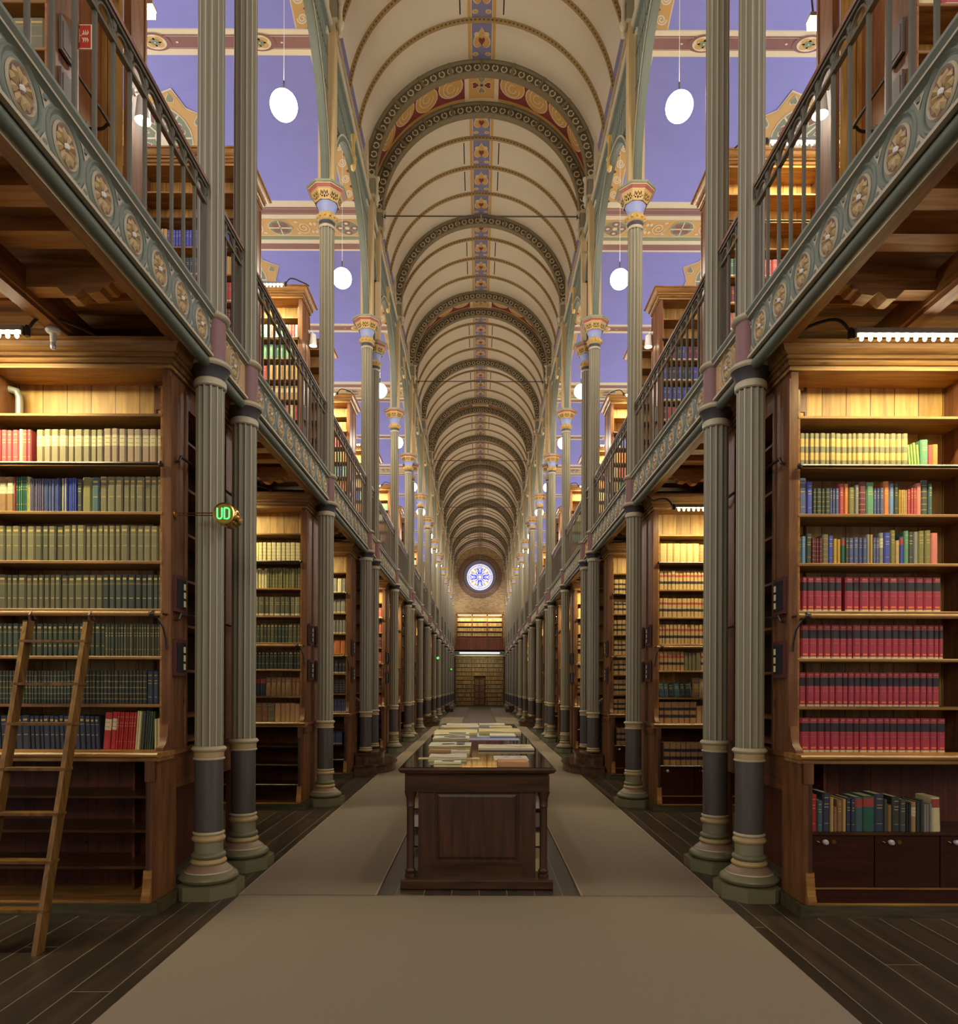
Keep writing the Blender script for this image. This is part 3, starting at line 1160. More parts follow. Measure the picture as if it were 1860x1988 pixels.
def make_railing(L, near):
    t = root('gallery_railing', (0, 0, 0), 'x', 'railing')
    h = L / 2
    n = max(3, round(L / .2126) + 1)
    sp = L / (n - 1)
    zt = 5.78
    m = MB()
    m.prism([(-.03, 5.93), (-.034, 5.955), (-.02, 5.975), (.02, 5.975), (.034, 5.955), (.03, 5.93)], 'y', -h, h, 'handrail')
    m.build('handrail', t)
    m = MB()
    m.box(-.016, .016, -h, h, zt - .012, zt + .012, 'rail')
    m.box(-.02, .02, -h, h, 5.905, 5.93, 'rail')
    m.build('lower_rail', t)
    m = MB()
    for k in range(n - 1):
        yc = -h + (k + .5) * sp
        rr = sp / 2 - .008
        pts = []
        for q in range(9):
            a = PI * q / 8
            pts.append((0, yc + rr * math.cos(a), zt + .01 + rr * 1.0 * math.sin(a)))
        m.tube(pts, .012, 'rail', 6)
    for k in range(n):
        m.box(-.012, .012, -h + k * sp - .02, -h + k * sp + .02, 5.855, 5.93, 'rail')
    m.build('arch_tracery', t)
    m = MB()
    b = MB()
    b.box(-.011, .011, -.011, .011, 4.9, 5.91, 'rail')
    if near:
        o0 = None
        for k in range(n):
            if o0 is None:
                o0 = b.build('baluster', t)
                o = o0
            else:
                o = o0.copy()
                C.objects.link(o)
                o.parent = t
            o.location = (0, -h + .015 + k * (L - .03) / (n - 1), 0)
    else:
        for k in range(n):
            y = -h + .015 + k * (L - .03) / (n - 1)
            m.box(-.011, .011, y - .011, y + .011, 4.9, 5.91, 'rail')
        m.build('balusters', t)
    return t


def make_arch(L, gap):
    t = root('arcade_arch', (0, 0, 0), 'x', 'arch')
    h = L / 2
    zs = 9.16 if not gap else 10.45
    b = 10.98 - zs if not gap else .42
    n = 28
    m = MB()

    def A(k, e):
        a = PI * k / n
        return (-(h - e) * math.cos(a), zs + (b - e) * math.sin(a))
    for (e0, e1, x0, x1, mm) in ((0, .08, -.055, .055, 'girder_dk'), (-.012, .012, -.066, -.05, 'cream'), (-.012, .012, .05, .066, 'cream'), (.075, .088, -.03, .03, 'girder_dk')):
        vs = []
        for k in range(n + 1):
            (ya, za), (yb, zb_) = A(k, e0), A(k, e1)
            vs += [(x0, ya, za), (x1, ya, za), (x1, yb, zb_), (x0, yb, zb_)]
        fs = []
        for k in range(n):
            for q in range(4):
                fs.append((4 * k + q, 4 * k + (q + 1) % 4, 4 * (k + 1) + (q + 1) % 4, 4 * (k + 1) + q))
        m.add(vs, fs, mm, True)
    m.build('arch_ring', t)
    m = MB()
    top = 11.42
    y = -h + .04
    i = 0
    while y < h - .03:
        u = min(1, abs(y) / h)
        zlow = zs + b * math.sqrt(max(0, 1 - u * u))
        if top - zlow > .05:
            m.box(-.02, .02, y - .014, y + .014, zlow, top, 'girder')
            if i % 2 and top - zlow > .2:
                m.box(.028, .036, y - .006, y + .042, zlow + .04, top - .08, 'gold')
        y += .085
        i += 1
    for zz in (10.0, 10.6, 11.1) if not gap else (11.1,):
        # horizontal bars span only the spandrel corners
        q = (zz - zs) / b
        yl = h * math.sqrt(max(0, 1 - q * q)) if q < 1 else 0
        if yl < h - .1:
            for s_ in (-1, 1):
                a_, c_ = sorted((s_ * yl, s_ * h))
                m.box(-.024, .024, a_, c_, zz - .018, zz + .018, 'girder_dk')
    m.build('openwork', t)
    m = MB()
    m.box(-.07, .06, -h - .08, h + .08, 11.42, 11.5, 'girder')
    m.prism([(-.06, 11.5), (-.09, 11.52), (-.10, 11.55), (-.08, 11.58), (-.08, 11.6), (.08, 11.6), (.08, 11.5)], 'y', -h - .1, h + .1, 'cream')
    m.build('string_course', t)
    m = MB()
    m.box(-.035, .06, -h - .1, h + .1, 11.6, 11.94, 'cream')
    m.box(-.042, 0, -h + .1, h - .1, 11.65, 11.87, 'red')
    m.box(-.048, 0, -h - .1, h + .1, 11.94, 11.99, 'cream')
    k = 0
    if not gap:
        for yy in (-h * .55, 0, h * .55):
            m.add([(-.046, yy + .16 * math.cos(q * PI / 8), 11.76 + .085 * math.sin(q * PI / 8)) for q in range(16)], [tuple(range(16))], 'ochre')
            m.add([(-.049, yy + .06 * math.cos(q * PI / 5), 11.76 + .05 * math.sin(q * PI / 5)) for q in range(10)], [tuple(range(10))], 'pred')
    m.build('frieze', t)
    if not gap:
        m = MB()
        m.lathe([(.012, 10.80), (.035, 10.83), (.05, 10.90), (.052, 10.96), (.035, 10.98), (.05, 11.0), (.06, 11.03), (.05, 11.06), (.03, 11.08), (.03, 11.3), (.05, 11.36), (.06, 11.42)], 'gold', 14, cx=-.05)
        m.build('pendant', t)
    return t


cache = {}
for bi, (a, b) in enumerate(bays):
    gap = is_gap(a, b)
    for s in (-1, 1):
        y = (a + b) / 2
        rz = PI if s < 0 else 0
        near = bi in (0, 1, 2, 3)
        L = b - a - .25
        where = '%s side, %s bay from the camera' % (SIDE[s], nth(bi))
        nm = 'narrow ' if gap else ''
        items = [('girder', lambda: make_girder(L, near, gap), (('ochre' if gap else 'grey-green') + ' iron gallery girder with petalled rosettes, ' + where), 'gallery girders with rosettes', -.0),
                 ('rail', lambda: make_railing(L, near), nm + 'iron gallery railing with wooden handrail, ' + where, 'gallery railings', 0),
                 ('arch', lambda: make_arch(b - a - .2, gap), nm + 'openwork iron arcade arch above the columns, ' + where, 'arcade arches', 0)]
        for key, fn, lab, grp, dx in items:
            if bi == 0 and key == 'arch':
                continue
            kk = (key, gap, near)
            Lr = L if key != 'arch' else b - a - .2
            if kk in cache:
                o0, L0 = cache[kk]
                dup(o0, (s * (X0 + dx), y, 0), lab, grp, rz=rz, ysc=Lr / L0)
            else:
                o = fn()
                o.location = (s * (X0 + dx), y, 0)
                o.rotation_euler = (0, 0, rz)
                tag(o, lab, {'girder': 'girder', 'rail': 'railing', 'arch': 'arch'}[key], grp)
                cache[kk] = (o, Lr)


# ================================================================ vault ribs and tie rods
def make_rib():
    t = root('vault_rib', (0, 0, 0), 'x', 'rib')
    m = MB()
    n = 56
    prof = [(RV, -.09), (RV - .03, -.09), (RV - .045, -.075), (RV - .06, -.06), (RI + .035, -.06), (RI + .02, -.08), (RI, -.07), (RI, .07), (RI + .02, .08), (RI + .035, .06), (RV - .06, .06), (RV, .09)]
    vs, fs, ms = [], [], []
    for k in range(n + 1):
        a = -PI / 2 + PI * k / n
        for r, y in prof:
            vs.append(vp(a, y, r))
    P_ = len(prof)
    for k in range(n):
        for q in range(P_ - 1):
            fs.append((k * P_ + q, k * P_ + q + 1, (k + 1) * P_ + q + 1, (k + 1) * P_ + q))
            ms.append('ribdk' if q in (3, 9) else 'rib')
    m.add(vs, fs, ms, True)
    for k in range(11):
        a = -PI / 2 + PI * (k + .5) / 11
        c, s_ = math.cos(a), math.sin(a)
        for w0 in (-.014,):
            V = []
            for (rr, yy) in ((RV, -.1), (RV, -.06), (RI + .0, -.06), (RI, -.1)):
                for da in (-.012, .012):
                    V.append(vp(a + da, yy, rr))
            m.add(V, [(0, 2, 3, 1), (0, 1, 7, 6), (2, 4, 5, 3), (4, 6, 7, 5), (0, 6, 4, 2), (1, 3, 5, 7)], 'rib')
    m.build('arch_moulding', t)
    m = MB()
    nh = 38
    for k in range(nh):
        a = -PI / 2 + PI * (k + .5) / nh
        rc = RI + .098
        w_ = .042
        # horseshoe scroll: ring open towards the crown with inward curls
        R0, R1 = .068, .042
        q_n = 12
        for q in range(q_n):
            t0 = PI / 2 + .45 + (2 * PI - .9) * q / q_n
            t1 = PI / 2 + .45 + (2 * PI - .9) * (q + 1) / q_n
            V = []
            for (tt, rr) in ((t0, R0), (t1, R0), (t1, R1), (t0, R1)):
                V.append(vp(a + rr * math.cos(tt) / rc, -.066, rc + rr * math.sin(tt)))
            m.add(V, [(0, 1, 2, 3)], 'scroll')
        for side in (-1, 1):
            V = [vp(a + (side * .026 + .018 * math.cos(tt)) / rc, -.067, rc + .045 + .018 * math.sin(tt)) for tt in [i * PI / 3 for i in range(6)]]
            m.add(V, [tuple(range(6))], 'scroll')
    m.build('scroll_ornament', t)
    return t


def make_small_rib():
    m = MB()
    n = 48
    prof = [(RV, -.045), (RV - .03, -.042), (RV - .055, -.02), (RV - .055, .02), (RV - .03, .042), (RV, .045)]
    vs, fs = [], []
    for k in range(n + 1):
        a = -PI / 2 + PI * k / n
        for r, y in prof:
            vs.append(vp(a, y, r))
    for k in range(n):
        for q in range(5):
            fs.append((k * 6 + q, k * 6 + q + 1, (k + 1) * 6 + q + 1, (k + 1) * 6 + q))
    m.add(vs, fs, 'ribsm', True)
    for k in range(90):
        a = -PI / 2 + PI * (k + .5) / 90
        m.add([vp(a - .008, -.046, RV - .035), vp(a + .008, -.046, RV - .035), vp(a + .008, -.03, RV - .052), vp(a - .008, -.03, RV - .052)], [(0, 1, 2, 3)], 'ribdk')
    return m.build('slender_vault_rib')


rib0 = make_rib()
tag(rib0, 'broad olive vault rib with cream scrolls, nearest of the great ribs', 'rib', 'great ribs of the barrel vault')
for i, y in enumerate(COLS):
    if i == 0:
        rib0.location = (0, y, 0)
    else:
        dup(rib0, (0, y, 0), 'broad olive vault rib with cream scrolls, %s rib from the camera' % nth(i))
sr = make_small_rib()
first = True
cnt = 0
for (a, b) in bays[1:]:
    if is_gap(a, b):
        continue
    for k in (1, 2, 3):
        o = sr if first else sr.copy()
        if not first:
            C.objects.link(o)
        first = False
        o.location = (0, a + (b - a) * k / 4, 0)
        tag(o, 'slender ochre vault rib, %s small rib from the camera' % nth(cnt), 'rib', 'slender ribs of the barrel vault')
        cnt += 1
cnt = 0
for i in (4, 7, 10, 13, 16, 19):
    m = MB()
    m.tube([(-2.13, 0, 0), (2.13, 0, 0)], .014, 'iron', 8)
    for s in (-1, 1):
        m.box(s * 2.1 - .03, s * 2.1 + .03, -.03, .03, -.06, .05, 'iron')
    m.lathe([(.02, -.1), (.028, -.06), (.02, -.02), (.02, .03)], 'zinc', 10)
    o = m.build('tie_rod')
    o.location = (0, COLS[i], 11.94)
    tag(o, 'thin iron tie rod spanning the vault, %s from the camera' % nth(cnt), 'tie rod', 'tie rods across the vault')
    cnt += 1

# globes hanging in the arches
g = MB()
g.ball((0, 0, 0), .165, 'globe_em', 28)
cnt = 0
gl0 = None
for (a, b) in [(6.93, 10.61)] + [x for x in bays[3:] if not is_gap(*x)]:
    for s in (-1, 1):
        lab = 'glowing white globe lamp hanging on the %s, %s from the camera' % (SIDE[s], nth(cnt))
        if gl0 is None:
            t = root('globe_lamp', (s * 2.44, (a + b) / 2, 8.92), lab, 'lamp', 'hanging globe lamps')
            g.build('globe', t)
            m = MB()
            m.tube([(0, 0, .16), (0, 0, 4.06)], .004, 'white', 6)
            m.build('cord', t)
            m = MB()
            m.tube([(0, 0, .155), (0, 0, .30)], .011, 'iron', 8)
            m.build('lamp_holder', t)
            gl0 = t
        else:
            dup(gl0, (s * 2.44, (a + b) / 2, 8.92), lab)
    cnt += 1
# ================================================================ bookcases
XE, XEU, XO = 2.49, 3.43, 7.7
SHZ = [3.94, 3.54, 3.155, 2.76, 2.375, 1.995, 1.61]
CORN = [(0, 4.295), (.022, 4.295), (.022, 4.322), (.008, 4.324), (.008, 4.334), (.03, 4.337), (.042, 4.352), (.042, 4.362), (.03, 4.364), (.03, 4.374), (.058, 4.378), (.058, 4.398), (.046, 4.40), (.046, 4.41),
        (.062, 4.414), (.078, 4.424), (.094, 4.44), (.104, 4.458), (.108, 4.472), (.132, 4.474), (.132, 4.496), (0, 4.496)]


def make_case(s, kind, D, upper=False, doors=False, back=.24, shade='a'):
    """local frame: origin at the nave-side front corner (floor level); x outward*s, y away from camera"""
    t = root('bookcase', (0, 0, 0), 'x', 'bookcase')
    xo = XO - (XEU if upper else XE)
    zb = 0.02 if upper else 1.24
    W = 'case_z'
    m = MB(s)
    if kind == 'A':
        for (ya, yb) in ((0, .33), (D - .33, D)):
            m.box(0, .06, ya, yb, zb, 4.31, W)
            for (pa, pb) in ((ya, ya + .035), (yb - .035, yb)):
                m.box(-.012, 0, pa, pb, zb, 4.24, W)
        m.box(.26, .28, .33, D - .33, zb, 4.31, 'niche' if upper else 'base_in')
        m.box(-.004, .28, .33, D - .33, 4.1, 4.28, W)
    else:
        m.box(0, .06, 0, D, zb, 4.31, W)
        for (pa, pb) in ((0, .035), (D / 2 - .03, D / 2 + .03), (D - .035, D)):
            m.box(-.012, 0, pa, pb, zb, 4.24, W)
    m.build('end_panel', t)
    if kind == 'A':
        if not upper:
            for z in [q - .1 for q in SHZ] + [1.3]:
                m = MB(s)
                m.box(.0, .26, .33, D - .33, z - .022, z, 'case_y')
                m.build('end_shelf', t)
        else:
            m = MB(s)
            m.tube(smooth_path([(.02, .20, 2.09), (.02, .84, 2.09), (.05, .90, 2.085), (.12, .93, 2.07), (.255, .93, 2.07)]), .014, 'iron', 8)
            m.lathe([(.05, .23), (.05, .255), (.02, .26)], 'iron', 14, axis='x', c=(0, .93, 2.07))
            m.build('grab_rod', t)
    m = MB(s)
    m.box(.06, xo, .34, .36, zb, 4.31, 'back')
    if D > .8:
        m.box(.06, xo, D - .36, D - .34, zb, 4.31, 'back')
    m.build('back_panel', t)
    m = MB(s)
    x = .12
    while x < xo - .2:
        x += 1.33
        m.box(x, x + .03, 0, .34, zb, 4.31, W)
    m.box(.06, .075, 0, .02, zb, 4.15, 'ledge')
    m.build('divider', t)
    levels = SHZ + ([1.21, .82, .44] if upper else [])
    for i, z in enumerate(levels):
        m = MB(s)
        m.bbox(.06, xo, -.004, .34, z - .026, z, 'case_x', .005)
        m.build('shelf', t)
    m = MB(s)
    m.bbox(.06, xo, -.002, .34, 4.305, 4.33, 'case_x', .005)
    m.build('top_board', t)
    m = MB(s)
    m.sweep(CORN, [lambda p: (xo, -p), lambda p: (-p, -p), lambda p: (-p, D + p), lambda p: (xo, D + p)], 'case_x')
    m.box(0, xo, 0, D, 4.44, 4.48, 'case_x')
    m.build('cornice', t)
    # frames for shelf notices on the end
    zs = [(2.66, 2.36), (2.14, 1.84)]
    ys = (.04, .25) if kind == 'A' else (.10, .33)
    if upper:
        zs = [(2.30, 2.02), (1.88, 1.58)]
    yy = [ys] if kind != 'C' or upper else [ys, (D - .33, D - .10)]
    if kind == 'D':
        yy = [(.1, .33)]
    for (a, b) in yy:
        for (z1, z0) in zs:
            m = MB(s)
            m.box(-.035, -.012, a, b, z0, z1, 'maroon' if not upper else 'greyboard')
            m.box(-.040, -.034, a + .025, b - .025, z0 + .03, z1 - .03, 'slot' if not upper else 'greyboard')
            if not upper:
                for q in range(3):
                    m.box(-.043, -.039, b - .065, b - .03, z0 + .05 + q * .07, z0 + .1 + q * .07, 'paper')
            m.build('notice_frame', t)
    # rails
    m = MB(s)
    zr = 3.53
    m.tube([(.06, -.03, zr), (xo, -.03, zr)], .015, 'iron', 8)
    m.ball((.06, -.03, zr), .024, 'iron', 8)
    if kind == 'A' and not upper:
        for zz in (3.62, 2.34):
            m.tube([(-.02, .06, zz - .05), (-.05, .06, zz - .04), (-.055, .08, zz), (-.055, .3, zz + .005), (-.055, D - .3, zz + .005), (-.055, D - .08, zz), (-.02, D - .06, zz - .05)], .012, 'iron', 8)
    m.build('iron_rail', t)
    if not upper:
        m = MB(s)
        m.tube([(.02, -.10, 2.325), (xo, -.10, 2.325)], .02, 'pole', 10)
        m.build('ladder_pole', t)
        m = MB(s)
        m.ball((.09, -.10, 2.325), .032, 'iron', 10)
        m.tube([(.09, -.10, 2.32), (.05, -.09, 2.29), (.025, -.05, 2.22), (.02, -.012, 2.12), (.02, -.008, 2.05)], .009, 'iron', 6)
        m.tube([(.05, -.10, 2.325), (.03, -.05, 2.33), (.02, 0, 2.33)], .01, 'iron', 6)
        m.build('pole_bracket', t)
        # lower cabinet
        f = -back
        m = MB(s)
        e = D - f if False else D + back
        if kind == 'A':
            m.box(.0, .05, f, .38 + f + .0, .10, 1.20, 'case_z')
            m.box(.0, .05, D + back - .38, D + back, .10, 1.20, 'case_z')
            m.box(.0, .05, f + .38, D + back - .38, .92, 1.20, 'case_y')
            m.box(.30, .32, f + .3, D + back - .3, .10, 1.2, 'base_in')
            m.box(.0, .05, f + .38, D + back - .38, .0, .12, 'plinth_w')
        else:
            m.box(.0, .05, f, e, .10, 1.20, 'case_z')
            for (pa, pb) in ((f, f + .09), (D / 2 - .05, D / 2 + .05), (e - .09, e)):
                m.box(-.014, 0, pa, pb, .12, 1.17, 'case_z')
            m.box(-.014, 0, f, e, 1.08, 1.17, 'case_y')
        m.build('cabinet_end', t)
        m = MB(s)
        m.bbox(-.03, xo, f - .035, .05, 1.205, 1.243, 'ledge', .012)
        m.bbox(-.02, xo, f - .015, .05, 1.175, 1.205, 'case_x', .004)
        m.box(-.03, .06, .05, e + .03, 1.205, 1.243, 'case_y')
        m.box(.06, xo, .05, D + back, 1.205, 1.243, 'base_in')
        m.build('worktop', t)
        m = MB(s)
        m.box(-.03, xo, f - .03, f + .6, 0, .095, 'plinth_w')
        m.box(-.03, .05, f + .6, min(e + .03, 9), 0, .095, 'plinth_w')
        m.box(.02, xo, f - .02, f + .5, .095, .102, 'ledge')
        m.build('cabinet_plinth', t)
        m = MB(s)
        m.box(.0, .075, f - .012, f + .04, 1.02, 1.175, 'case_z')
        m.lathe([(.017, .34), (.017, 1.02)], 'table', 10, cx=.055, cy=f + .005, cap=False)
        m.prism([(f - .004, .34), (f + .03, .34), (f + .03, .10), (f - .045, .10), (f - .05, .13), (f - .03, .18), (f - .015, .26)], 'x', .02, .085, 'ledge')
        m.prism([(-.004, 1.45), (.03, 1.45), (.03, 1.243), (-.11, 1.243), (-.105, 1.265), (-.05, 1.30), (-.02, 1.36)], 'x', .0, .06, 'case_z')
        m.build('scroll_foot', t)
        m = MB(s)
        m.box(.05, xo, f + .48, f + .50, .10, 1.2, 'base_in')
        m.build('cabinet_back', t)
        if doors:
            m = MB(s)
            m.bbox(.05, xo, f - .004, f + .48, .625, .65, 'table_x', .006)
            m.build('cabinet_shelf', t)
            m = MB(s)
            m.box(.05, xo, f + .02, f + .03, .10, .21, 'door')
            m.box(.05, xo, f + .005, f + .025, .21, .222, 'ledge')
            m.build('door_sill', t)
            for k in range(4):
                xa = .06 + k * .505
                m = MB(s)
                m.box(xa, xa + .495, f + .02, f + .04, .225, .62, 'door')
                d_ = m.build('cabinet_door', t)
                m = MB(s)
                m.lathe([(.0, -.05), (.014, -.05), (.021, -.035), (.021, -.02), (.01, -.008), (.014, 0)], 'crystal', 12, axis='y', c=(xa + .11, f + .02, .575))
                m.build('glass_knob', d_)
                m = MB(s)
                m.lathe([(.017, -.006), (.017, 0)], 'brass', 12, axis='y', c=(xa + .185, f + .02, .573))
                m.tube([(xa + .05, f + .012, .58), (xa + .07, f + .008, .57)], .005, 'brass', 6)
                m.build('lock_plate', d_)
        else:
            for z in (.91, .645, .365):
                m = MB(s)
                m.bbox(.05, xo, f + .01, f + .48, z - .022, z, 'table_x', .004)
                m.build('cabinet_shelf', t)
            m = MB(s)
            for z in (.98, .72, .45):
                for xx in (.75, .79):
                    m.ball((xx, f + .475, z), .010, 'brass', 8)
            m.build('drawer_knobs', t)
    return t


# positions: (front y, depth, kind, which bay)
LOWER = [(5.70, 1.56, 'A', .24), (10.16, .90, 'C', .12), (13.62, .62, 'D', .14), (15.72, .62, 'D', .10), (18.63, .90, 'C', .12),
         (22.45, 1.60, 'A', .2), (26.97, .90, 'C', .12), (30.35, .62, 'D', .14), (32.35, .62, 'D', .1), (35.3, .90, 'C', .12), (39.1, 1.7, 'A', .2),
         (43.7, .9, 'C', .12), (47.1, .62, 'D', .1), (52.0, .9, 'C', .12), (55.8, 1.6, 'A', .2), (60.35, .9, 'C', .12)]
cc = {}
cname = []
for ci, (yf, D, kind, back) in enumerate(LOWER):
    if kind == 'A':
        D = 1.56
    if kind == 'D':
        back = .14
    for s in (-1, 1):
        doors = (s == 1 and ci < 8)
        who = '%s side, %s from the camera' % (SIDE[s], nth(ci))
        lab = 'tall pine bookcase with %s below the books, %s' % ('locked cabinet doors' if doors else 'open cabinet shelves', who)
        k = (s, kind, doors, 0)
        if k in cc:
            dup(cc[k], (s * XE, yf, 0), lab, 'floor bookcases beside the nave')
        else:
            o = make_case(s, kind, D, False, doors, back)
            o.location = (s * XE, yf, 0)
            cc[k] = tag(o, lab, 'bookcase', 'floor bookcases beside the nave')
        lab = 'tall pine bookcase on the gallery, %s' % who
        k = (s, kind, 1)
        if k in cc:
            dup(cc[k], (s * XEU, yf, 4.88), lab, 'gallery bookcases')
        else:
            o = make_case(s, kind, D, True)
            o.location = (s * XEU, yf, 4.88)
            cc[k] = tag(o, lab, 'bookcase', 'gallery bookcases')

# ================================================================ books
BC = {
    'rose': ((176, 72, 74), 'rose red'), 'taupe': ((138, 124, 88), 'taupe'), 'pinktaupe': ((158, 134, 106), 'pinkish taupe'),
    'brown': ((140, 104, 60), 'brown'), 'darkred': ((122, 36, 34), 'dark red'), 'green': ((44, 92, 70), 'green'),
    'paleyel': ((206, 196, 120), 'pale yellow'), 'violet': ((104, 92, 112), 'dull violet'), 'bluegrey': ((84, 92, 130), 'blue-grey'),
    'blue': ((62, 76, 150), 'blue'), 'darkgrey': ((70, 72, 62), 'dark grey'), 'olive': ((124, 118, 62), 'olive'), 'teal': ((64, 92, 90), 'teal'),
    'olivt': ((112, 104, 70), 'olive-brown'), 'olivt2': ((120, 112, 74), 'khaki'), 'olivdk': ((92, 88, 58), 'dark olive'),
    'dkgreen': ((66, 72, 54), 'dark green'), 'blkgreen': ((54, 58, 46), 'blackish green'), 'navy': ((52, 58, 72), 'dark navy'),
    'red': ((170, 44, 40), 'red'), 'grn2': ((50, 84, 44), 'leaf green'), 'cream': ((212, 196, 140), 'cream'),
    'crimson': ((164, 52, 68), 'crimson'), 'grtaupe': ((124, 116, 84), 'grey-taupe'), 'ltgreen': ((136, 158, 84), 'light green'),
    'orange': ((206, 120, 56), 'orange'), 'pinkb': ((206, 120, 104), 'salmon'), 'tan': ((184, 148, 92), 'tan leather'),
    'leather': ((168, 128, 78), 'brown leather'), 'sky': ((104, 136, 176), 'light blue'), 'mint': ((150, 196, 170), 'mint green'),
    'seagr': ((96, 142, 104), 'sea green'), 'royal': ((70, 78, 160), 'royal blue'), 'black': ((44, 42, 42), 'black'),
    'grey': ((136, 130, 118), 'grey'), 'wine': ((110, 50, 60), 'wine red'), 'mustard': ((186, 146, 54), 'mustard'),
}
for k, (c, _) in BC.items():
    M['bk_' + k] = mat('cover_' + _.replace(' ', '_').replace('-', '_'), c, 0.55, var=0.14, scale=25)
M['gilt'] = mat('gilt', (206, 172, 92), 0.4, 0.3)
M['giltd'] = mat('dull_gilt', (160, 136, 76), 0.5)
M['lab'] = mat('spine_label', (206, 192, 148), 0.7, var=0.04)
M['labdk'] = mat('dark_label', (46, 42, 42), 0.5)
M['laboc'] = mat('ochre_label', (200, 164, 92), 0.6)
M['labred'] = mat('red_label', (160, 66, 50), 0.6)
M['dot'] = mat('orange_dot', (230, 120, 50), 0.6)
STY = {
    'plain': ([], 'plain cloth'),
    'crest': ([(.42, .45, 'giltd', 1), (.74, .755, 'giltd', 0), (.84, .90, 'gilt', 1)], 'gold crest'),
    'crest2': ([(.30, .33, 'giltd', 1), (.72, .735, 'giltd', 0), (.76, .765, 'giltd', 0), (.85, .91, 'gilt', 1)], 'gold crest'),
    'gold': ([(.2, .22, 'giltd', 1), (.62, .64, 'gilt', 1), (.7, .72, 'gilt', 1), (.86, .88, 'gilt', 1)], 'gold lettering'),
    'label': ([(.52, .82, 'lab', 0), (.60, .62, 'giltd', 1), (.72, .74, 'giltd', 1)], 'cream label'),
    'twoband': ([(.20, .42, 'laboc', 0), (.30, .31, 'giltd', 1), (.60, .84, 'laboc', 0), (.70, .71, 'giltd', 1), (.94, .95, 'giltd', 0)], 'two ochre labels'),
    'encyc': ([(0, .055, 'lab', 0), (.10, .15, 'dot', 1), (.45, .46, 'giltd', 1), (.57, .575, 'giltd', 0), (.60, .85, 'labdk', 0), (.87, .875, 'giltd', 0), (.92, .95, 'giltd', 1)], 'black label'),
    'law': ([(.17, .18, 'giltd', 0), (.30, .44, 'labdk', 0), (.55, .56, 'giltd', 0), (.66, .78, 'labred', 0), (.88, .89, 'giltd', 0)], 'red and black labels'),
    'law2': ([(.25, .40, 'labdk', 0), (.60, .73, 'labdk', 0), (.86, .87, 'giltd', 0)], 'two black labels'),
    'ribs': ([(.14, .16, 'giltd', 0), (.30, .32, 'giltd', 0), (.48, .50, 'giltd', 0), (.66, .68, 'giltd', 0), (.84, .86, 'giltd', 0)], 'gilt spine bands'),
    'redtop': ([(.70, .95, 'labred', 0)], 'red label'),
    'tag': ([(.03, .12, 'lab', 0), (.6, .62, 'gilt', 1), (.7, .72, 'gilt', 1)], 'white shelf tag'),
}
BOOKS = []


def add_book(mb, x, y, z, w_, h, d, col, sty, lean=0.0):
    c = 'bk_' + col
    iv = STY[sty][0]
    zs = [0.0]
    cuts = sorted(set([0.0, 1.0] + [q[0] for q in iv] + [q[1] for q in iv]))
    cells = []
    for a, b in zip(cuts, cuts[1:]):
        mm, under, mid = c, c, 0
        for (p, q, m2, md) in iv:
            if p - 1e-6 <= a and b <= q + 1e-6:
                under, mm, mid = (mm if not mid else under), m2, md
        cells.append((a, b, mm, mid, under))
    cs = [(-w_ / 2, .012), (-w_ * .30, .0), (w_ * .30, 0), (w_ / 2, .012)]
    ca, sa = math.cos(lean), math.sin(lean)

    def T(u, v_, q):
        return (x + u * ca + q * sa, y + v_, z + q * ca - u * sa + abs(sa) * w_ / 2)
    V, Fs, Ms = [], [], []
    for (a, b, mm, mid, under) in cells:
        o = len(V)
        V += [T(u, v_, h * a) for u, v_ in cs] + [T(u, v_, h * b) for u, v_ in cs]
        for k in range(3):
            Fs.append((o + k, o + k + 1, o + k + 5, o + k + 4))
            Ms.append(mm if (not mid or k == 1) else under)
    o = len(V)
    V += [T(-w_ / 2, .012, 0), T(w_ / 2, .012, 0), T(w_ / 2, d, 0), T(-w_ / 2, d, 0), T(-w_ / 2, .012, h), T(w_ / 2, .012, h), T(w_ / 2, d, h), T(-w_ / 2, d, h)]
    Fs += [(o + 1, o + 2, o + 6, o + 5), (o, o + 4, o + 7, o + 3), (o + 2, o + 3, o + 7, o + 6), (o, o + 3, o + 2, o + 1)]
    Ms += [c, c, c, c]
    # head: pages set a little below the boards
    e = min(.002, w_ * .2)
    V += [T(-w_ / 2 + e, .015, h - .004), T(w_ / 2 - e, .015, h - .004), T(w_ / 2 - e, d, h - .004), T(-w_ / 2 + e, d, h - .004)]
    Fs += [(o + 8, o + 9, o + 10, o + 11), (o + 4, o + 5, o + 9, o + 8), (o + 5, o + 6, o + 10, o + 9), (o + 7, o + 4, o + 8, o + 11)]
    Ms += ['paper', c, c, c]
    mb.add(V, Fs, Ms)


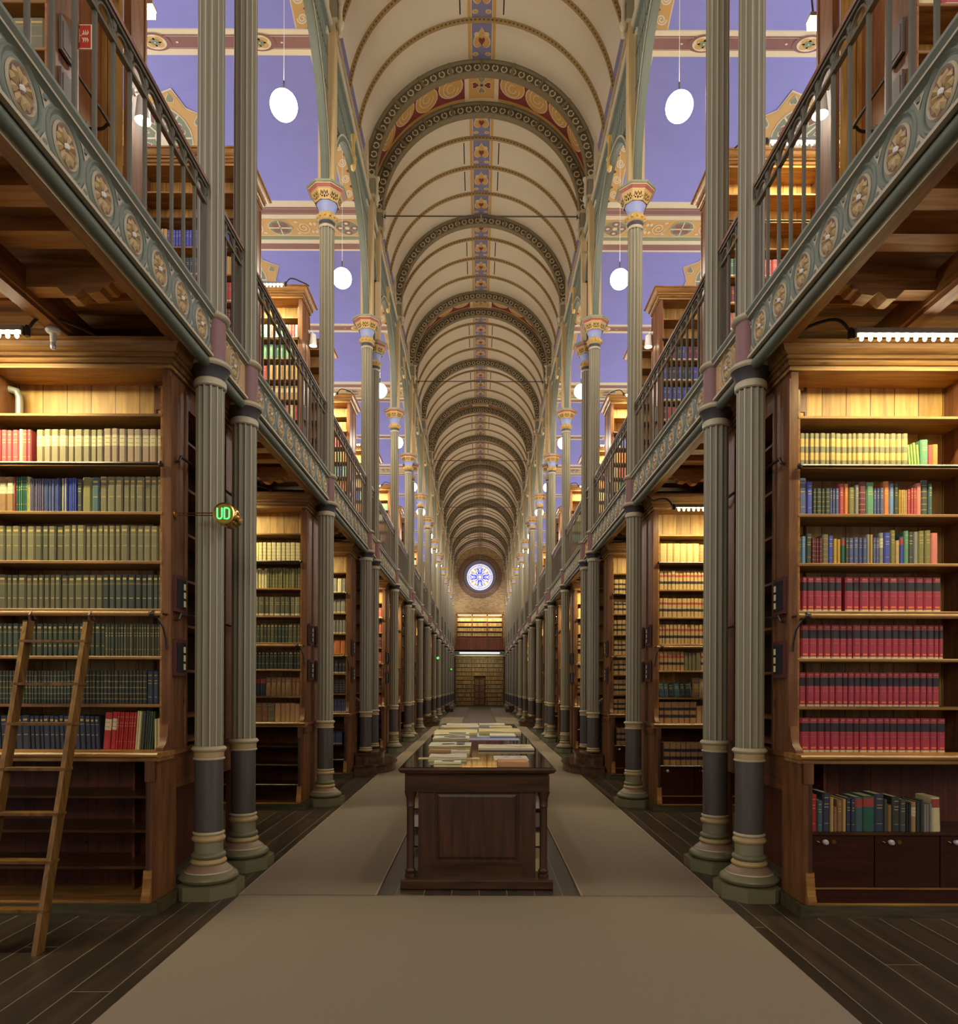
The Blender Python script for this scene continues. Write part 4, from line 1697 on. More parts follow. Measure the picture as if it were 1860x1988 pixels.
def row(s, x_from, x_to, z, yf, segs, case, shelf, d=.21):
    """books from the nave end (|x| = x_from) outwards; segs: (width share, n, colour, style, height, jitter, lean)"""
    tot = sum(q[0] for q in segs)
    x = x_from
    k = 0
    for q in segs:
        share, n, col, sty, h, jit = q[:6]
        lean = q[6] if len(q) > 6 else 0
        W = (x_to - x_from) * share / tot
        if col is None:
            x += W
            continue
        ws = [1 + random.uniform(-.22, .22) for _ in range(n)]
        sw = sum(ws)
        for u in ws:
            w_ = W * u / sw
            cl = random.choice(col) if isinstance(col, (list, tuple)) else col
            stl = random.choice(sty) if isinstance(sty, (list, tuple)) else sty
            hh = h * (1 + random.uniform(-jit, jit))
            BOOKS.append(dict(x=s * (x + w_ / 2), y=yf + .025 + random.uniform(-.006, .006), z=z + .0005, w=w_ - .0022, h=hh, d=min(d, .28), col=cl, sty=stl, lean=-s * lean, k=k, case=case, shelf=shelf))
            x += w_
            k += 1


def px2x(px, yf):
    return abs(px - VX) * (yf + .03) / F_PX


def prow(s, z, yf, segs, case, shelf):
    """segs given by their pixel span measured in the photograph's frame, nave end first"""
    pts = []
    for q in segs:
        a, b = px2x(q[0], yf), px2x(q[1], yf)
        row(s, min(a, b), max(a, b), z, yf, [(1,) + tuple(q[2:])], case, shelf)


YA = 5.70
LF, RF = 'left front bookcase', 'right front bookcase'
prow(-1, 3.54, YA, [(318, 200, 8, 'pinktaupe', 'label', .285, .01), (200, 68, 9, 'taupe', 'label', .28, .01), (60, 44, 2, 'rose', 'gold', .275, .01), (44, 35, 1, 'cream', 'plain', .28, 0), (35, -60, 8, 'rose', 'gold', .275, .01)], LF, 0)
prow(-1, 3.155, YA, [(316, 192, 9, 'olivt', 'crest', .285, .012), (192, 177, 1, 'teal', 'crest', .28, 0), (177, 158, 1, 'olive', 'plain', .28, 0), (158, 148, 1, 'darkgrey', 'gold', .265, 0), (148, 128, 6, 'blue', 'plain', .275, .01), (128, 110, 6, ['blue', 'cream', 'navy'], 'plain', .27, .01), (110, 84, 9, 'bluegrey', 'plain', .265, .01), (84, 58, 11, 'violet', 'plain', .265, .01), (58, 53, 2, 'paleyel', 'plain', .28, .01), (53, 31, 5, 'green', 'gold', .28, .01), (31, 27, 1, 'darkred', 'plain', .28, 0), (27, -60, 6, 'brown', 'label', .28, .0)], LF, 1)
prow(-1, 2.76, YA, [(318, 138, 14, ['olivt', 'olivt2', 'olivt2'], 'crest', .285, .01), (138, -60, 14, ['olivt', 'olivdk', 'olivt2'], 'crest', .28, .01)], LF, 2)
prow(-1, 2.375, YA, [(318, 200, 10, ['dkgreen', 'blkgreen'], 'crest2', .275, .008), (200, -60, 21, 'olivdk', 'crest2', .272, .01)], LF, 3)
prow(-1, 1.995, YA, [(318, 204, 20, ['olivdk', 'dkgreen'], 'gold', .26, .005), (204, -60, 25, 'dkgreen', 'crest2', .26, .008)], LF, 4)
prow(-1, 1.61, YA, [(318, 285, 3, 'navy', 'gold', .265, .005), (285, 130, 22, 'blkgreen', 'ribs', .27, .005), (130, -60, 30, 'dkgreen', 'ribs', .265, .006)], LF, 5)
prow(-1, 1.243, YA, [(317, 300, 3, ['darkred', 'cream', 'darkred'], 'plain', .25, .01), (298, 262, 8, ['dkgreen', 'cream', 'grn2'], 'plain', .31, .01, .07), (262, 225, 8, 'red', 'gold', .30, .01, .07), (225, 200, 2, 'red', 'label', .30, .01, .07), (195, 60, 14, 'navy', 'crest', .27, .02, -.05), (60, -60, 8, 'navy', 'crest', .27, .02, -.05)], LF, 6)
prow(1, 3.54, YA, [(1541, 1761, 21, 'grtaupe', 'twoband', .27, .005), (1762, 1785, 4, 'ltgreen', 'gold', .19, .06, .08), (1785, 1800, 1, 'seagr', 'gold', .22, 0), (1800, 1808, 1, 'rose', 'plain', .18, 0), (1808, 1821, 1, 'orange', 'plain', .185, 0)], RF, 0)
MIX = ['sky', 'royal', 'seagr', 'rose', 'wine', 'tan', 'mustard', 'teal', 'orange', 'olive', 'grey', 'navy']
prow(1, 3.155, YA, [(1541, 1550, 1, 'seagr', 'plain', .32, 0), (1550, 1565, 1, 'bluegrey', 'gold', .295, 0), (1565, 1577, 1, 'royal', 'gold', .265, 0), (1577, 1610, 4, 'dkgreen', 'ribs', .21, .0), (1610, 1628, 3, 'bluegrey', 'gold', .215, .02), (1628, 1646, 2, ['orange', 'rose'], 'gold', .25, .01), (1646, 1658, 1, 'olive', 'gold', .22, 0), (1658, 1666, 1, 'grey', 'gold', .24, 0), (1666, 1680, 1, 'wine', 'ribs', .265, 0), (1680, 1695, 1, 'seagr', 'gold', .26, 0), (1695, 1714, 3, 'bluegrey', 'gold', .215, .01), (1714, 1725, 1, 'orange', 'gold', .27, 0), (1725, 1743, 2, ['darkgrey', 'sky'], 'gold', .255, .03), (1743, 1760, 4, ['tan', 'mustard'], 'ribs', .20, .01), (1760, 1777, 3, 'rose', 'gold', .215, .04), (1777, 1787, 1, 'pinkb', 'plain', .255, 0), (1787, 1800, 1, 'darkgrey', 'ribs', .28, 0), (1800, 1808, 1, 'teal', 'gold', .25, 0)], RF, 1)
prow(1, 2.76, YA, [(1541, 1547, 1, 'rose', 'plain', .24, 0), (1547, 1555, 1, 'grn2', 'gold', .215, 0), (1555, 1564, 1, 'sky', 'gold', .22, 0), (1564, 1575, 1, 'dkgreen', 'gold', .24, 0), (1575, 1595, 4, 'wine', 'ribs', .205, .01), (1595, 1607, 1, 'olivt', 'ribs', .235, 0), (1607, 1617, 1, 'royal', 'gold', .225, 0), (1617, 1632, 2, ['orange', 'mustard'], 'ribs', .2, .03), (1632, 1640, 1, 'green', 'redtop', .21, 0), (1640, 1681, 5, ['bluegrey', 'darkgrey', 'bluegrey'], 'gold', .21, .02), (1681, 1693, 2, ['mustard', 'grey'], 'plain', .235, .01), (1693, 1706, 2, 'bluegrey', 'gold', .21, .0), (1706, 1715, 1, 'grey', 'label', .25, 0), (1715, 1727, 1, 'royal', 'gold', .25, 0), (1727, 1737, 1, 'olive', 'gold', .27, 0), (1737, 1746, 1, 'tan', 'crest', .19, 0), (1746, 1754, 1, 'blue', 'redtop', .22, 0), (1754, 1763, 1, 'seagr', 'gold', .265, 0), (1763, 1773, 1, 'darkgrey', 'gold', .26, 0), (1773, 1782, 1, 'grey', 'plain', .26, 0), (1782, 1806, 2, 'olive', 'gold', .27, .01), (1806, 1820, 1, 'pinkb', 'plain', .25, 0)], RF, 2)
prow(1, 2.375, YA, [(1541, 1634, 7, 'crimson', 'encyc', .275, .004), (1640, 1826, 12, 'crimson', 'encyc', .275, .004)], RF, 3)
prow(1, 1.995, YA, [(1537, 1813, 19, 'crimson', 'encyc', .27, .004), (1813, 1831, 2, 'crimson', 'encyc', .27, .004)], RF, 4)
prow(1, 1.61, YA, [(1537, 1825, 22, 'crimson', 'encyc', .272, .004)], RF, 5)
prow(1, 1.243, YA, [(1537, 1836, 20, 'crimson', 'encyc', .272, .004)], RF, 6)
YB = YA - .24
prow(1, .651, YB, [(1558, 1567, 2, ['black', 'olivdk'], 'plain', .25, .1), (1567, 1587, 1, 'red', 'gold', .285, 0), (1587, 1598, 1, 'teal', 'gold', .24, 0), (1598, 1612, 1, 'navy', 'gold', .30, 0), (1612, 1619, 1, 'tan', 'plain', .265, 0), (1619, 1626, 1, 'brown', 'ribs', .19, 0), (1626, 1637, 1, 'brown', 'gold', .245, 0), (1637, 1644, 1, 'tan', 'plain', .25, 0), (1644, 1661, 2, 'navy', 'gold', .26, .02), (1661, 1677, 1, 'teal', 'redtop', .265, 0), (1677, 1699, 1, 'green', 'redtop', .275, 0), (1699, 1717, 1, 'navy', 'gold', .29, 0), (1717, 1724, 1, 'darkgrey', 'plain', .25, 0), (1724, 1733, 1, 'brown', 'plain', .205, 0), (1733, 1748, 1, 'blkgreen', 'gold', .27, 0), (1748, 1760, 1, 'darkgrey', 'gold', .25, 0), (1760, 1770, 2, ['olivdk', 'black'], 'plain', .22, .04), (1770, 1779, 1, 'leather', 'label', .23, 0), (1779, 1793, 2, ['blkgreen', 'mustard'], 'plain', .24, .04), (1793, 1811, 3, ['grey', 'brown'], 'plain', .215, .02), (1811, 1828, 1, 'cream', 'redtop', .265, 0, .03)], RF, 7)


def fill(s, ci, upper, case, rows):
    """rows: list of seg lists by shelf, widths as shares over the visible stretch"""
    yf, D, kind, back = LOWER[ci]
    xe = XEU if upper else XE
    if ci:
        pf, pD = LOWER[ci - 1][:2]
        pD = 1.56 if LOWER[ci - 1][2] == 'A' else pD
        xm = xe * yf / (pf + pD) + .25
    else:
        xm = xe + 2.3
    x0 = xe + .08
    lv = SHZ[1:] + ([1.21, .82, .44] if upper else [1.243])
    lv = [z + (4.88 if upper else 0) for z in lv]
    for i, segs in enumerate(rows):
        if i >= len(lv) or not segs:
            continue
        x = x0
        while x < xm:
            xend = min(x + 1.2, XO - .2)
            row(s, x, xend, lv[i] + .001, yf, segs, case, i)
            x += 1.33
            if x > xe + 3:
                break
    return xm


def S(n, col, sty, h=.27, jit=.01, share=1.0, lean=0):
    return (share, n, col, sty, h, jit, lean)


fill(-1, 1, 0, 'left second bookcase', [
    [S(9, 'cream', 'ribs', .27), S(12, 'paleyel', 'gold', .27)], [S(12, ['olivt', 'olive'], 'ribs', .28, .03, .4), S(4, 'cream', 'plain', .27, .06, .15), S(9, ['tan', 'brown'], 'ribs', .27, .05, .45)],
    [S(16, ['olivdk', 'grtaupe'], 'tag', .27)], [S(22, ['dkgreen', 'olivdk'], 'crest2', .27)], [S(21, 'blkgreen', 'crest2', .26)],
    [S(7, 'brown', 'gold', .265, .01, .42), S(6, 'black', 'redtop', .26, .01, .35), S(4, 'olivt', 'gold', .265, .01, .25)],
    [S(5, 'tan', 'plain', .26, .02, .3), S(9, ['brown', 'olivt'], 'gold', .27, .01, .7)]])
fill(1, 1, 0, 'right second bookcase', [
    [S(6, 'tan', 'ribs', .275), S(5, ['olivt', 'brown'], 'ribs', .26, .03, .6), S(5, ['wine', 'mint', 'orange', 'pinkb'], 'gold', .25, .06, .5)],
    [S(22, 'tan', 'law', .27)], [S(20, 'tan', 'law', .27)], [S(23, 'tan', 'law', .35 * .8)], [S(6, 'leather', 'law', .27, .01, .3), S(4, 'olivt', 'plain', .26, .02, .2), S(11, 'tan', 'law', .27, .01, .5)],
    [S(6, ['blkgreen', 'teal'], 'gold', .2, .05, .4, .1), S(4, ['tan', 'brown', 'dkgreen'], 'ribs', .27, .04, .3), S(6, ['wine', 'brown', 'navy'], 'gold', .23, .05, .3)],
    [S(6, 'leather', 'law2', .3, .01, .45), S(10, ['navy', 'brown', 'tan', 'leather'], 'gold', .25, .05, .55)]])
yb = LOWER[1][0] - .14
row(1, XE + .12, XE + 1.2, .652, yb, [S(13, 'leather', 'law2', .32, .005)], 'right second bookcase', 7)
fill(-1, 2, 0, 'left third bookcase', [
    [S(14, ['grey', 'cream'], 'tag', .28)], [S(10, 'grey', 'tag', .26, .03, .8), S(2, 'sky', 'tag', .29, 0, .2)], [S(18, 'grey', 'tag', .26)], [S(11, 'orange', 'plain', .26)],
    [S(16, 'navy', 'tag', .26)], [S(18, 'navy', 'ribs', .26)], [S(28, 'bluegrey', 'tag', .26)]])
row(-1, XE + .12, XE + 1.2, .646, LOWER[2][0] - .14, [S(26, 'bluegrey', 'tag', .26, .005)], 'left third bookcase', 7)
fill(1, 2, 0, 'right third bookcase', [[S(15, 'tan', 'law2', .28)] for _ in range(7)])
row(1, XE + .12, XE + 1.2, .652, LOWER[2][0] - .14, [S(14, 'leather', 'law2', .32, .005)], 'right third bookcase', 7)
gen = [['rose', 'wine'], ['tan', 'leather'], ['sky', 'mint'], ['crimson'], ['grey', 'tan'], ['wine'], ['tan']]
for ci in range(4, 16):
    for s in (-1, 1):
        cs_ = gen[(ci + (0 if s < 0 else 3)) % 7]
        if ci == 4:
            cs_ = ['rose', 'wine'] if s < 0 else ['tan', 'leather']
        if LOWER[ci][2] == 'D' and ci % 2 == 1:
            continue
        fill(s, ci, 0, '', [[S(14, cs_, ['law2', 'tag', 'gold'][(ci + i) % 3], .27)] for i in range(7)])
# gallery cases
fill(-1, 0, 1, 'left gallery bookcase', [[], [], [], [S(3, 'tan', 'law', .27, .01, .3), S(1, 'teal', 'gold', .29, 0, .1), S(10, 'teal', 'gold', .28, .01, 1.5)], [S(9, 'olivt', 'crest', .26)], [S(9, 'olivt', 'crest', .26)]] + [[S(12, 'olivt', 'crest', .26)]] * 3)
fill(1, 0, 1, 'right gallery bookcase', [[], [], [], [S(3, ['cream', 'rose'], 'tag', .2, .05), S(10, ['cream', 'blue', 'rose', 'seagr'], 'tag', .24, .05)], [], []] + [[S(12, 'wine', 'crest', .26)]] * 3)
fill(-1, 1, 1, 'left gallery bookcase', [[], [S(14, 'blue', 'gold', .26, .01, .5), S(2, 'tan', 'gold', .28, 0, .1), S(14, 'royal', 'gold', .25, .01, .8), S(5, 'tan', 'plain', .26, .02, .3)], [S(6, 'tan', 'plain', .27, .02, .2), S(10, 'orange', 'plain', .27, .01, .3), S(12, 'navy', 'tag', .25)], [S(6, 'rose', 'tag', .28, .01, .2), S(20, 'crimson', 'tag', .27)], [S(8, 'wine', 'gold', .28, .01, .3), S(18, 'rose', 'gold', .27)]] + [[S(16, ['tan', 'rose'], 'gold', .26)]] * 4)
fill(1, 1, 1, 'right gallery bookcase', [[], [], [S(5, ['grey', 'teal'], 'tag', .26, .02, .3), S(14, ['wine', 'rose'], 'tag', .25)], [S(3, ['wine'], 'tag', .25, .02, .2), S(14, 'pinkb', 'tag', .25)], [S(12, ['rose', 'tan'], 'tag', .25)], [], [S(10, ['wine'], 'tag', .26)]] + [[S(14, 'wine', 'tag', .26)]] * 2)
fill(-1, 2, 1, 'left gallery bookcase', [[S(18, ['mint', 'mint', 'teal', 'rose'], 'gold', .27)], [S(20, ['seagr', 'green'], 'gold', .27)], [S(10, ['tan', 'leather'], 'gold', .27), S(8, ['rose', 'cream'], 'gold', .26)], [S(16, 'leather', 'label', .26)], [S(14, ['rose', 'pinkb', 'cream'], 'gold', .27)], [S(18, ['blue', 'mint'], 'gold', .27)], [S(14, ['leather', 'mint'], 'gold', .27)], [S(14, 'pinkb', 'gold', .27)], [S(14, 'tan', 'gold', .27)]])
fill(1, 2, 1, 'right gallery bookcase', [[], [S(18, ['royal', 'navy', 'wine'], 'tag', .26)], [S(20, ['royal', 'navy'], 'tag', .26)], [S(18, ['royal', 'blue'], 'tag', .26)], [S(16, ['wine', 'rose'], 'tag', .26)], [S(16, ['teal', 'cream'], 'tag', .27)], [S(18, ['teal', 'grey'], 'tag', .27)]] + [[S(16, ['tan', 'cream'], 'tag', .27)]] * 2)
for ci in range(3, 16):
    if LOWER[ci][2] == 'D' and LOWER[ci - 1][2] == 'D':
        continue
    for s in (-1, 1):
        fill(s, ci, 1, '', [[] if i == 0 and s > 0 else [S(12, [['rose', 'cream'], ['tan', 'seagr'], ['blue', 'mint'], ['orange', 'tan']][(ci + i + s) % 4], 'gold', .26)] for i in range(9)])

# keep what the frame (or a step aside) can show; the 300 largest stand as books of their own
vis = []
for b in BOOKS:
    px = VX + b['x'] / b['y'] * F_PX
    py = VY - (b['z'] + b['h'] / 2 - EYE) / b['y'] * F_PX
    m_ = 260 if b['y'] < 12 else 400
    if -m_ < px < 1860 + m_ and -m_ < py < 1988 + m_:
        b['area'] = b['w'] * b['h'] / b['y'] ** 2
        b['in'] = -10 < px < 1870 and -20 < py < 2000
        vis.append(b)
ind = sorted([b for b in vis if b['in'] and b['case'] in (LF, RF)], key=lambda b: -b['area'])[:300]
ids = set(id(b) for b in ind)
SHN = ['top', 'second', 'third', 'fourth', 'fifth', 'sixth', 'seventh', 'cabinet']
for b in BOOKS:
    if id(b) in ids:
        mb = MB()
        add_book(mb, 0, 0, 0, b['w'], b['h'], b['d'], b['col'], b['sty'], b['lean'])
        o = mb.build('book', loc=(b['x'], b['y'], b['z']), recalc=False)
        look = '%s book with %s' % (BC[b['col']][1], STY[b['sty']][1]) if b['sty'] != 'plain' else 'plain %s book' % BC[b['col']][1]
        tag(o, '%s, %s from the column, %s row, %s' % (look, nth(b['k']), SHN[b['shelf']], b['case']), 'book', 'books on the %s row of the %s' % (SHN[b['shelf']], b['case']))
mb = MB()
for b in vis:
    if id(b) not in ids:
        add_book(mb, b['x'], b['y'], b['z'], b['w'], b['h'], b['d'], b['col'], b['sty'], b['lean'])
stuff(mb.build('books', recalc=False), 'rows of old books filling the shelves of the farther and gallery bookcases', 'books')
# ================================================================ display table
TY0, TY1, TX = 6.14, 13.2, -.018
t = root('display_table', (TX, TY0, 0), 'long dark mahogany display table with a glass top standing between the carpets', 'table')
m = MB()
m.bbox(-.66, .66, 0, TY1 - TY0, 0, .085, 'table_x', .012)
m.build('base', t)
m = MB()
m.box(-.51, .51, .11, TY1 - TY0 - .11, .085, .98, 'table')
m.build('body', t)
m = MB()
y = .095
m.box(-.515, -.395, y, y + .03, .085, .98, 'table')
m.box(.395, .515, y, y + .03, .085, .98, 'table')
m.box(-.395, .395, y, y + .03, .085, .20, 'table_x')
m.box(-.395, .395, y, y + .03, .85, .98, 'table_x')
for (a, b, c, d) in ((-.395, -.37, .20, .85), (.37, .395, .20, .85)):
    m.prism([(a, y - .006), (b, y - .006), (b, y + .02), (a, y + .02)], 'z', c, d, 'ledge' if False else 'table')
m.prism([(-.007 + y, .20), (y + .02, .20), (y + .02, .222), (-.007 + y, .222)], 'x', -.395, .395, 'table_x')
m.prism([(-.007 + y, .828), (y + .02, .828), (y + .02, .85), (-.007 + y, .85)], 'x', -.395, .395, 'table_x')
# raised field
f0, f1 = -.325, .325
V = [(-.37, y + .022, .222), (.37, y + .022, .222), (.37, y + .022, .828), (-.37, y + .022, .828), (f0, y + .006, .265), (f1, y + .006, .265), (f1, y + .006, .79), (f0, y + .006, .79)]
m.add(V, [(0, 1, 5, 4), (1, 2, 6, 5), (2, 3, 7, 6), (3, 0, 4, 7), (4, 5, 6, 7)], 'table')
m.build('end_panel', t)
m = MB()
m.box(-.63, .63, .06, TY1 - TY0 - .06, .84, .985, 'table_x')
m.build('frieze', t)
m = MB()
for k in range(2):
    for kk in range(6):
        pass
m.sweep([(0, .985), (.0, .99), (.012, 1.0), (.02, 1.005), (.045, 1.012), (.055, 1.02), (.055, 1.024), (.062, 1.03), (.066, 1.04), (.062, 1.05), (.055, 1.055), (0, 1.056)],
        [lambda p: (-.615 - p, .045 - p), lambda p: (.615 + p, .045 - p), lambda p: (.615 + p, TY1 - TY0 - .045 + p), lambda p: (-.615 - p, TY1 - TY0 - .045 + p), lambda p: (-.615 - p, .045 - p)], 'table_x', True)
m.box(-.62, .62, .04, TY1 - TY0 - .04, 1.03, 1.054, 'table_x')
m.build('tabletop', t)
m = MB()
m.box(-.655, .655, .0, TY1 - TY0 - 0, 1.056, 1.062, 'glass')
m.build('glass_top', t)
lg = None
for (xx) in (-.585, .585):
    for yy in (.12, 1.5, 2.9, 4.3, 5.7, TY1 - TY0 - .12):
        if lg is None:
            m = MB()
            m.lathe([(.046, .085), (.048, .10), (.046, .115), (.036, .12), (.044, .13), (.046, .145), (.036, .155), (.033, .165), (.033, .70), (.037, .705), (.037, .715), (.034, .72), (.04, .78), (.055, .83), (.058, .84)], 'table', 20)
            lg = m.build('corner_column', t)
            o = lg
        else:
            o = lg.copy()
            C.objects.link(o)
            o.parent = t
        o.location = (xx, yy, 0)
m = MB()
for s in (-1, 1):
    for z in (.3, .47, .64):
        m.box(s * .51, s * .62, .3, TY1 - TY0 - .3, z, z + .015, 'table_x')
m.build('side_shelf', t)
mb = MB()
for s in (-1, 1):
    for z in (.087, .317, .487, .657):
        y = TY0 + .3
        while y < 10:
            L = random.uniform(.25, .4)
            mb.box(TX + s * .515, TX + s * random.uniform(.575, .61), y, y + L, z, z + random.uniform(.09, .145), random.choice(['paper', 'paper2', 'printed', 'laboc']))
            y += L + .05
stuff(mb.build('paper_bundles', recalc=False), 'paper bundles packed on the open side shelves of the display table', 'paper bundles')

TZ = 1.0622


def ty(py):
    return (EYE - TZ) * F_PX / (py - VY)


def bent_sheet(mb, x0, x1, y0, y1, z, th, m, n=6, amp=.004, ph=0.0, edge=None):
    """stack of paper: soft wavy top"""
    nx = 8
    V = []
    for j in range(n + 1):
        for i in range(nx + 1):
            u, v_ = i / nx, j / n
            zz = z + th + amp * math.sin(6.3 * u + ph) * math.cos(3 * v_ + ph) - amp
            V.append((x0 + (x1 - x0) * u, y0 + (y1 - y0) * v_, zz))
    W = nx + 1
    Fs = [(j * W + i, j * W + i + 1, (j + 1) * W + i + 1, (j + 1) * W + i) for j in range(n) for i in range(nx)]
    mb.add(V, Fs, m, True)
    e = edge or m
    for j, rr in ((0, range(nx)), (n, range(nx))):
        for i in rr:
            a, b = V[j * W + i], V[j * W + i + 1]
            mb.add([a, b, (b[0], b[1], z), (a[0], a[1], z)], [(0, 1, 2, 3)], e)
    for i in (0, nx):
        for j in range(n):
            a, b = V[j * W + i], V[(j + 1) * W + i]
            mb.add([a, b, (b[0], b[1], z), (a[0], a[1], z)], [(0, 1, 2, 3)], e)
    mb.add([(x0, y0, z), (x1, y0, z), (x1, y1, z), (x0, y1, z)], [(0, 1, 2, 3)], e)
    return z + th


def doc(name, px0, px1, pyf, depth, layers, label, cat, marks=None, z0=0.0):
    """px/pyf: front edge where it lies on the glass; layers: (thickness, material, dx, dy, amp)"""
    yf = ty(pyf)
    xa, xb = (px0 - VX) * yf / F_PX, (px1 - VX) * yf / F_PX
    mb = MB()
    z = TZ + z0
    for i, (th, mm, dx, dy, amp) in enumerate(layers):
        th *= .72
        z = bent_sheet(mb, xa - dx, xb + dx, yf + dy, yf + depth - dy * .3, z, th, mm, amp=amp, ph=i * 1.7 + px0)
    if marks:
        for (u0, u1, v0, v1, mm) in marks:
            mb.add([(xa + (xb - xa) * u0, yf + depth * v0, z + .0012), (xa + (xb - xa) * u1, yf + depth * v0, z + .0012), (xa + (xb - xa) * u1, yf + depth * v1, z + .0012), (xa + (xb - xa) * u0, yf + depth * v1, z + .0012)], [(0, 1, 2, 3)], mm)
    o = mb.build(name, recalc=False)
    return tag(o, label, cat)


doc('booklet', 843, 896, 1488.5, .20, [(.020, 'paper', 0, 0, .001), (.003, 'brownp', -.002, 0, .001), (.003, 'slot', -.004, .002, .001)], 'lower yellowed booklet at the near left of the table, under another booklet', 'booklet')
doc('booklet', 843, 895, 1488.5, .19, [(.022, 'paper', 0, .004, .001), (.003, 'paper2', .001, .002, .001)], 'yellowed booklet with a framed title lying on another at the near left of table', 'booklet', [(.28, .74, .4, .75, 'printed'), (.30, .72, .44, .71, 'paper')], z0=.0195)
doc('wrapped_folder', 967, 1028, 1487.5, .26, [(.025, 'brownp', -.002, .004, .001), (.02, 'brownp', 0, 0, .002), (.012, 'brownp', -.003, .012, .003)], 'tan wrapped folder at the near right corner of the table', 'folder')
o = doc('printed_sheet', 960, 1028, 1476, .42, [(.008, 'paper2', 0, 0, .003)], 'pale sheet with red marks behind the tan folder', 'sheet', [(.3, .48, .45, .52, 'wine_') if False else (.30, .50, .62, .70, 'labred'), (.35, .42, .55, .62, 'labred'), (.68, .8, .62, .7, 'labred'), (.74, .86, .52, .58, 'labred'), (.25, .32, .38, .42, 'printed')])
doc('paper_stack', 832, 906, 1478, .36, [(.022, 'paper', 0, 0, .003), (.022, 'paper', -.006, .01, .003), (.012, 'paper2', -.002, .02, .004)], 'stack of yellowed papers behind the near left booklets', 'paper stack')
doc('paper_strip', 812, 840, 1474, .10, [(.012, 'paper', 0, 0, .004)], 'yellowed strip sticking out left of the near paper stack', 'paper strip')
doc('paper_strip', 905, 932, 1474, .10, [(.012, 'paper', 0, 0, .004)], 'yellowed strip sticking out right of the near paper stack', 'paper strip')
doc('paper_stack', 832, 914, 1461, .55, [(.03, 'brownp', 0, 0, .002), (.03, 'paper', -.01, .01, .004), (.03, 'laboc', 0, 0, .005), (.014, 'paper2', .004, .0, .010)], 'tall untidy paper stack on the left half of the table', 'paper stack', [(.3, .6, .3, .5, 'printed'), (.65, .85, .3, .8, 'printed')])
doc('booklet', 876, 912, 1463.5, .22, [(.035, 'paper', 0, 0, .001), (.004, 'paper2', 0, 0, .001)], 'small yellowed booklet leaning before the tall left paper stack', 'booklet', [(.3, .8, .55, .7, 'printed')])
doc('map', 929, 1038, 1458, .52, [(.010, 'navyp', -.004, 0, .0), (.030, 'paper', 0, .006, .001), (.004, 'paper2', -.004, .012, .001)], 'large yellow and pink map atlas on the right half of the table', 'map')
# tinted land and river of the map
yf = ty(1458)
mb = MB()
xa, xb = (929 - VX) * yf / F_PX, (1038 - VX) * yf / F_PX
zt = TZ + .0475 * .72 - .001


def mp_(u, v_):
    return (xa + (xb - xa) * u, yf + .52 * v_, zt)


riv = [(.35, .9), (.45, .8), (.55, .62), (.64, .5), (.70, .38), (.78, .2)]
for k in range(len(riv) - 1):
    (a, b), (c, d) = riv[k], riv[k + 1]
    mb.add([mp_(a, b - .05), mp_(a, b + .07), mp_(c, d + .07), mp_(c, d - .05)], [(0, 1, 2, 3)], 'pink')
mb.add([mp_(.12 + .12 * math.cos(t_) + .08, .62 + .2 * math.sin(t_)) for t_ in [k * PI / 6 for k in range(12)]], [tuple(range(12))], 'bk_paleyel')
mb.add([mp_(.82 + .08 * math.cos(t_), .6 + .25 * math.sin(t_)) for t_ in [k * PI / 6 for k in range(12)]], [tuple(range(12))], 'bk_paleyel')
mo = mb.build('map_drawing', recalc=False)
mo.parent = [q for q in bpy.data.objects if q.name.startswith('map') and q != mo and 'label' in q][0]
doc('newspaper_stack', 840, 911, 1437, .5, [(.03, 'paper', 0, 0, .004), (.008, 'paper2', 0, 0, .008)], 'folded newspapers behind the tall left paper stack, nearer bundle', 'newspaper stack', [(.3, .9, .3, .7, 'printed')])
doc('newspaper_stack', 843, 911, 1430, .5, [(.04, 'paper', 0, 0, .004), (.008, 'paper2', 0, 0, .008)], 'folded newspapers behind the tall left paper stack, farther bundle', 'newspaper stack', [(.4, .9, .3, .7, 'printed')])
doc('blue_sheet', 911, 1010, 1437, .35, [(.004, 'bluep', 0, 0, .001)], 'light blue sheet lying flat behind the map atlas', 'sheet')
doc('booklet', 952, 1002, 1432, .5, [(.02, 'bluep', 0, 0, .001), (.02, 'paper2', 0, .01, .002)], 'pale bordered booklet on the right of the table behind the blue sheet', 'booklet')
doc('paper_stack', 842, 927, 1427, .8, [(.05, 'paper', 0, 0, .004)], 'broad cream paper stack in the middle left of the table', 'paper stack')
doc('paper_stack', 930, 1012, 1424, .8, [(.05, 'paper', 0, 0, .005)], 'broad cream paper stack in the middle right of the table', 'paper stack')
doc('book_on_papers', 862, 905, 1419, .4, [(.05, 'laboc', 0, 0, 0), (.03, 'paper', 0, 0, 0)], 'thick tan volume lying among papers toward the far left of table', 'book')
doc('paper_stack', 855, 930, 1414, .6, [(.04, 'paper2', 0, 0, .006)], 'loose pale papers toward the far left end of the table', 'paper stack')
doc('booklet', 951, 995, 1415, .5, [(.04, 'paper', 0, 0, .002)], 'cream booklet toward the far right end of the table', 'booklet')
doc('paper_stack', 866, 928, 1411, .5, [(.05, 'paper2', 0, 0, .004)], 'last pale paper stack on the far left end of the table', 'paper stack')
doc('paper_stack', 930, 981, 1410.5, .5, [(.05, 'paper2', 0, 0, .004)], 'last pale paper stack on the far right end of the table', 'paper stack')

# ================================================================ ladder
t = root('library_ladder', (0, 0, 0), 'worn wooden library ladder hooked on the rail of the left front bookcase', 'ladder')
yt, yb_ = YA - .10, 4.66


def lp(px, py, y):
    return ((px - VX) * y / F_PX, y, EYE - (py - VY) * y / F_PX)


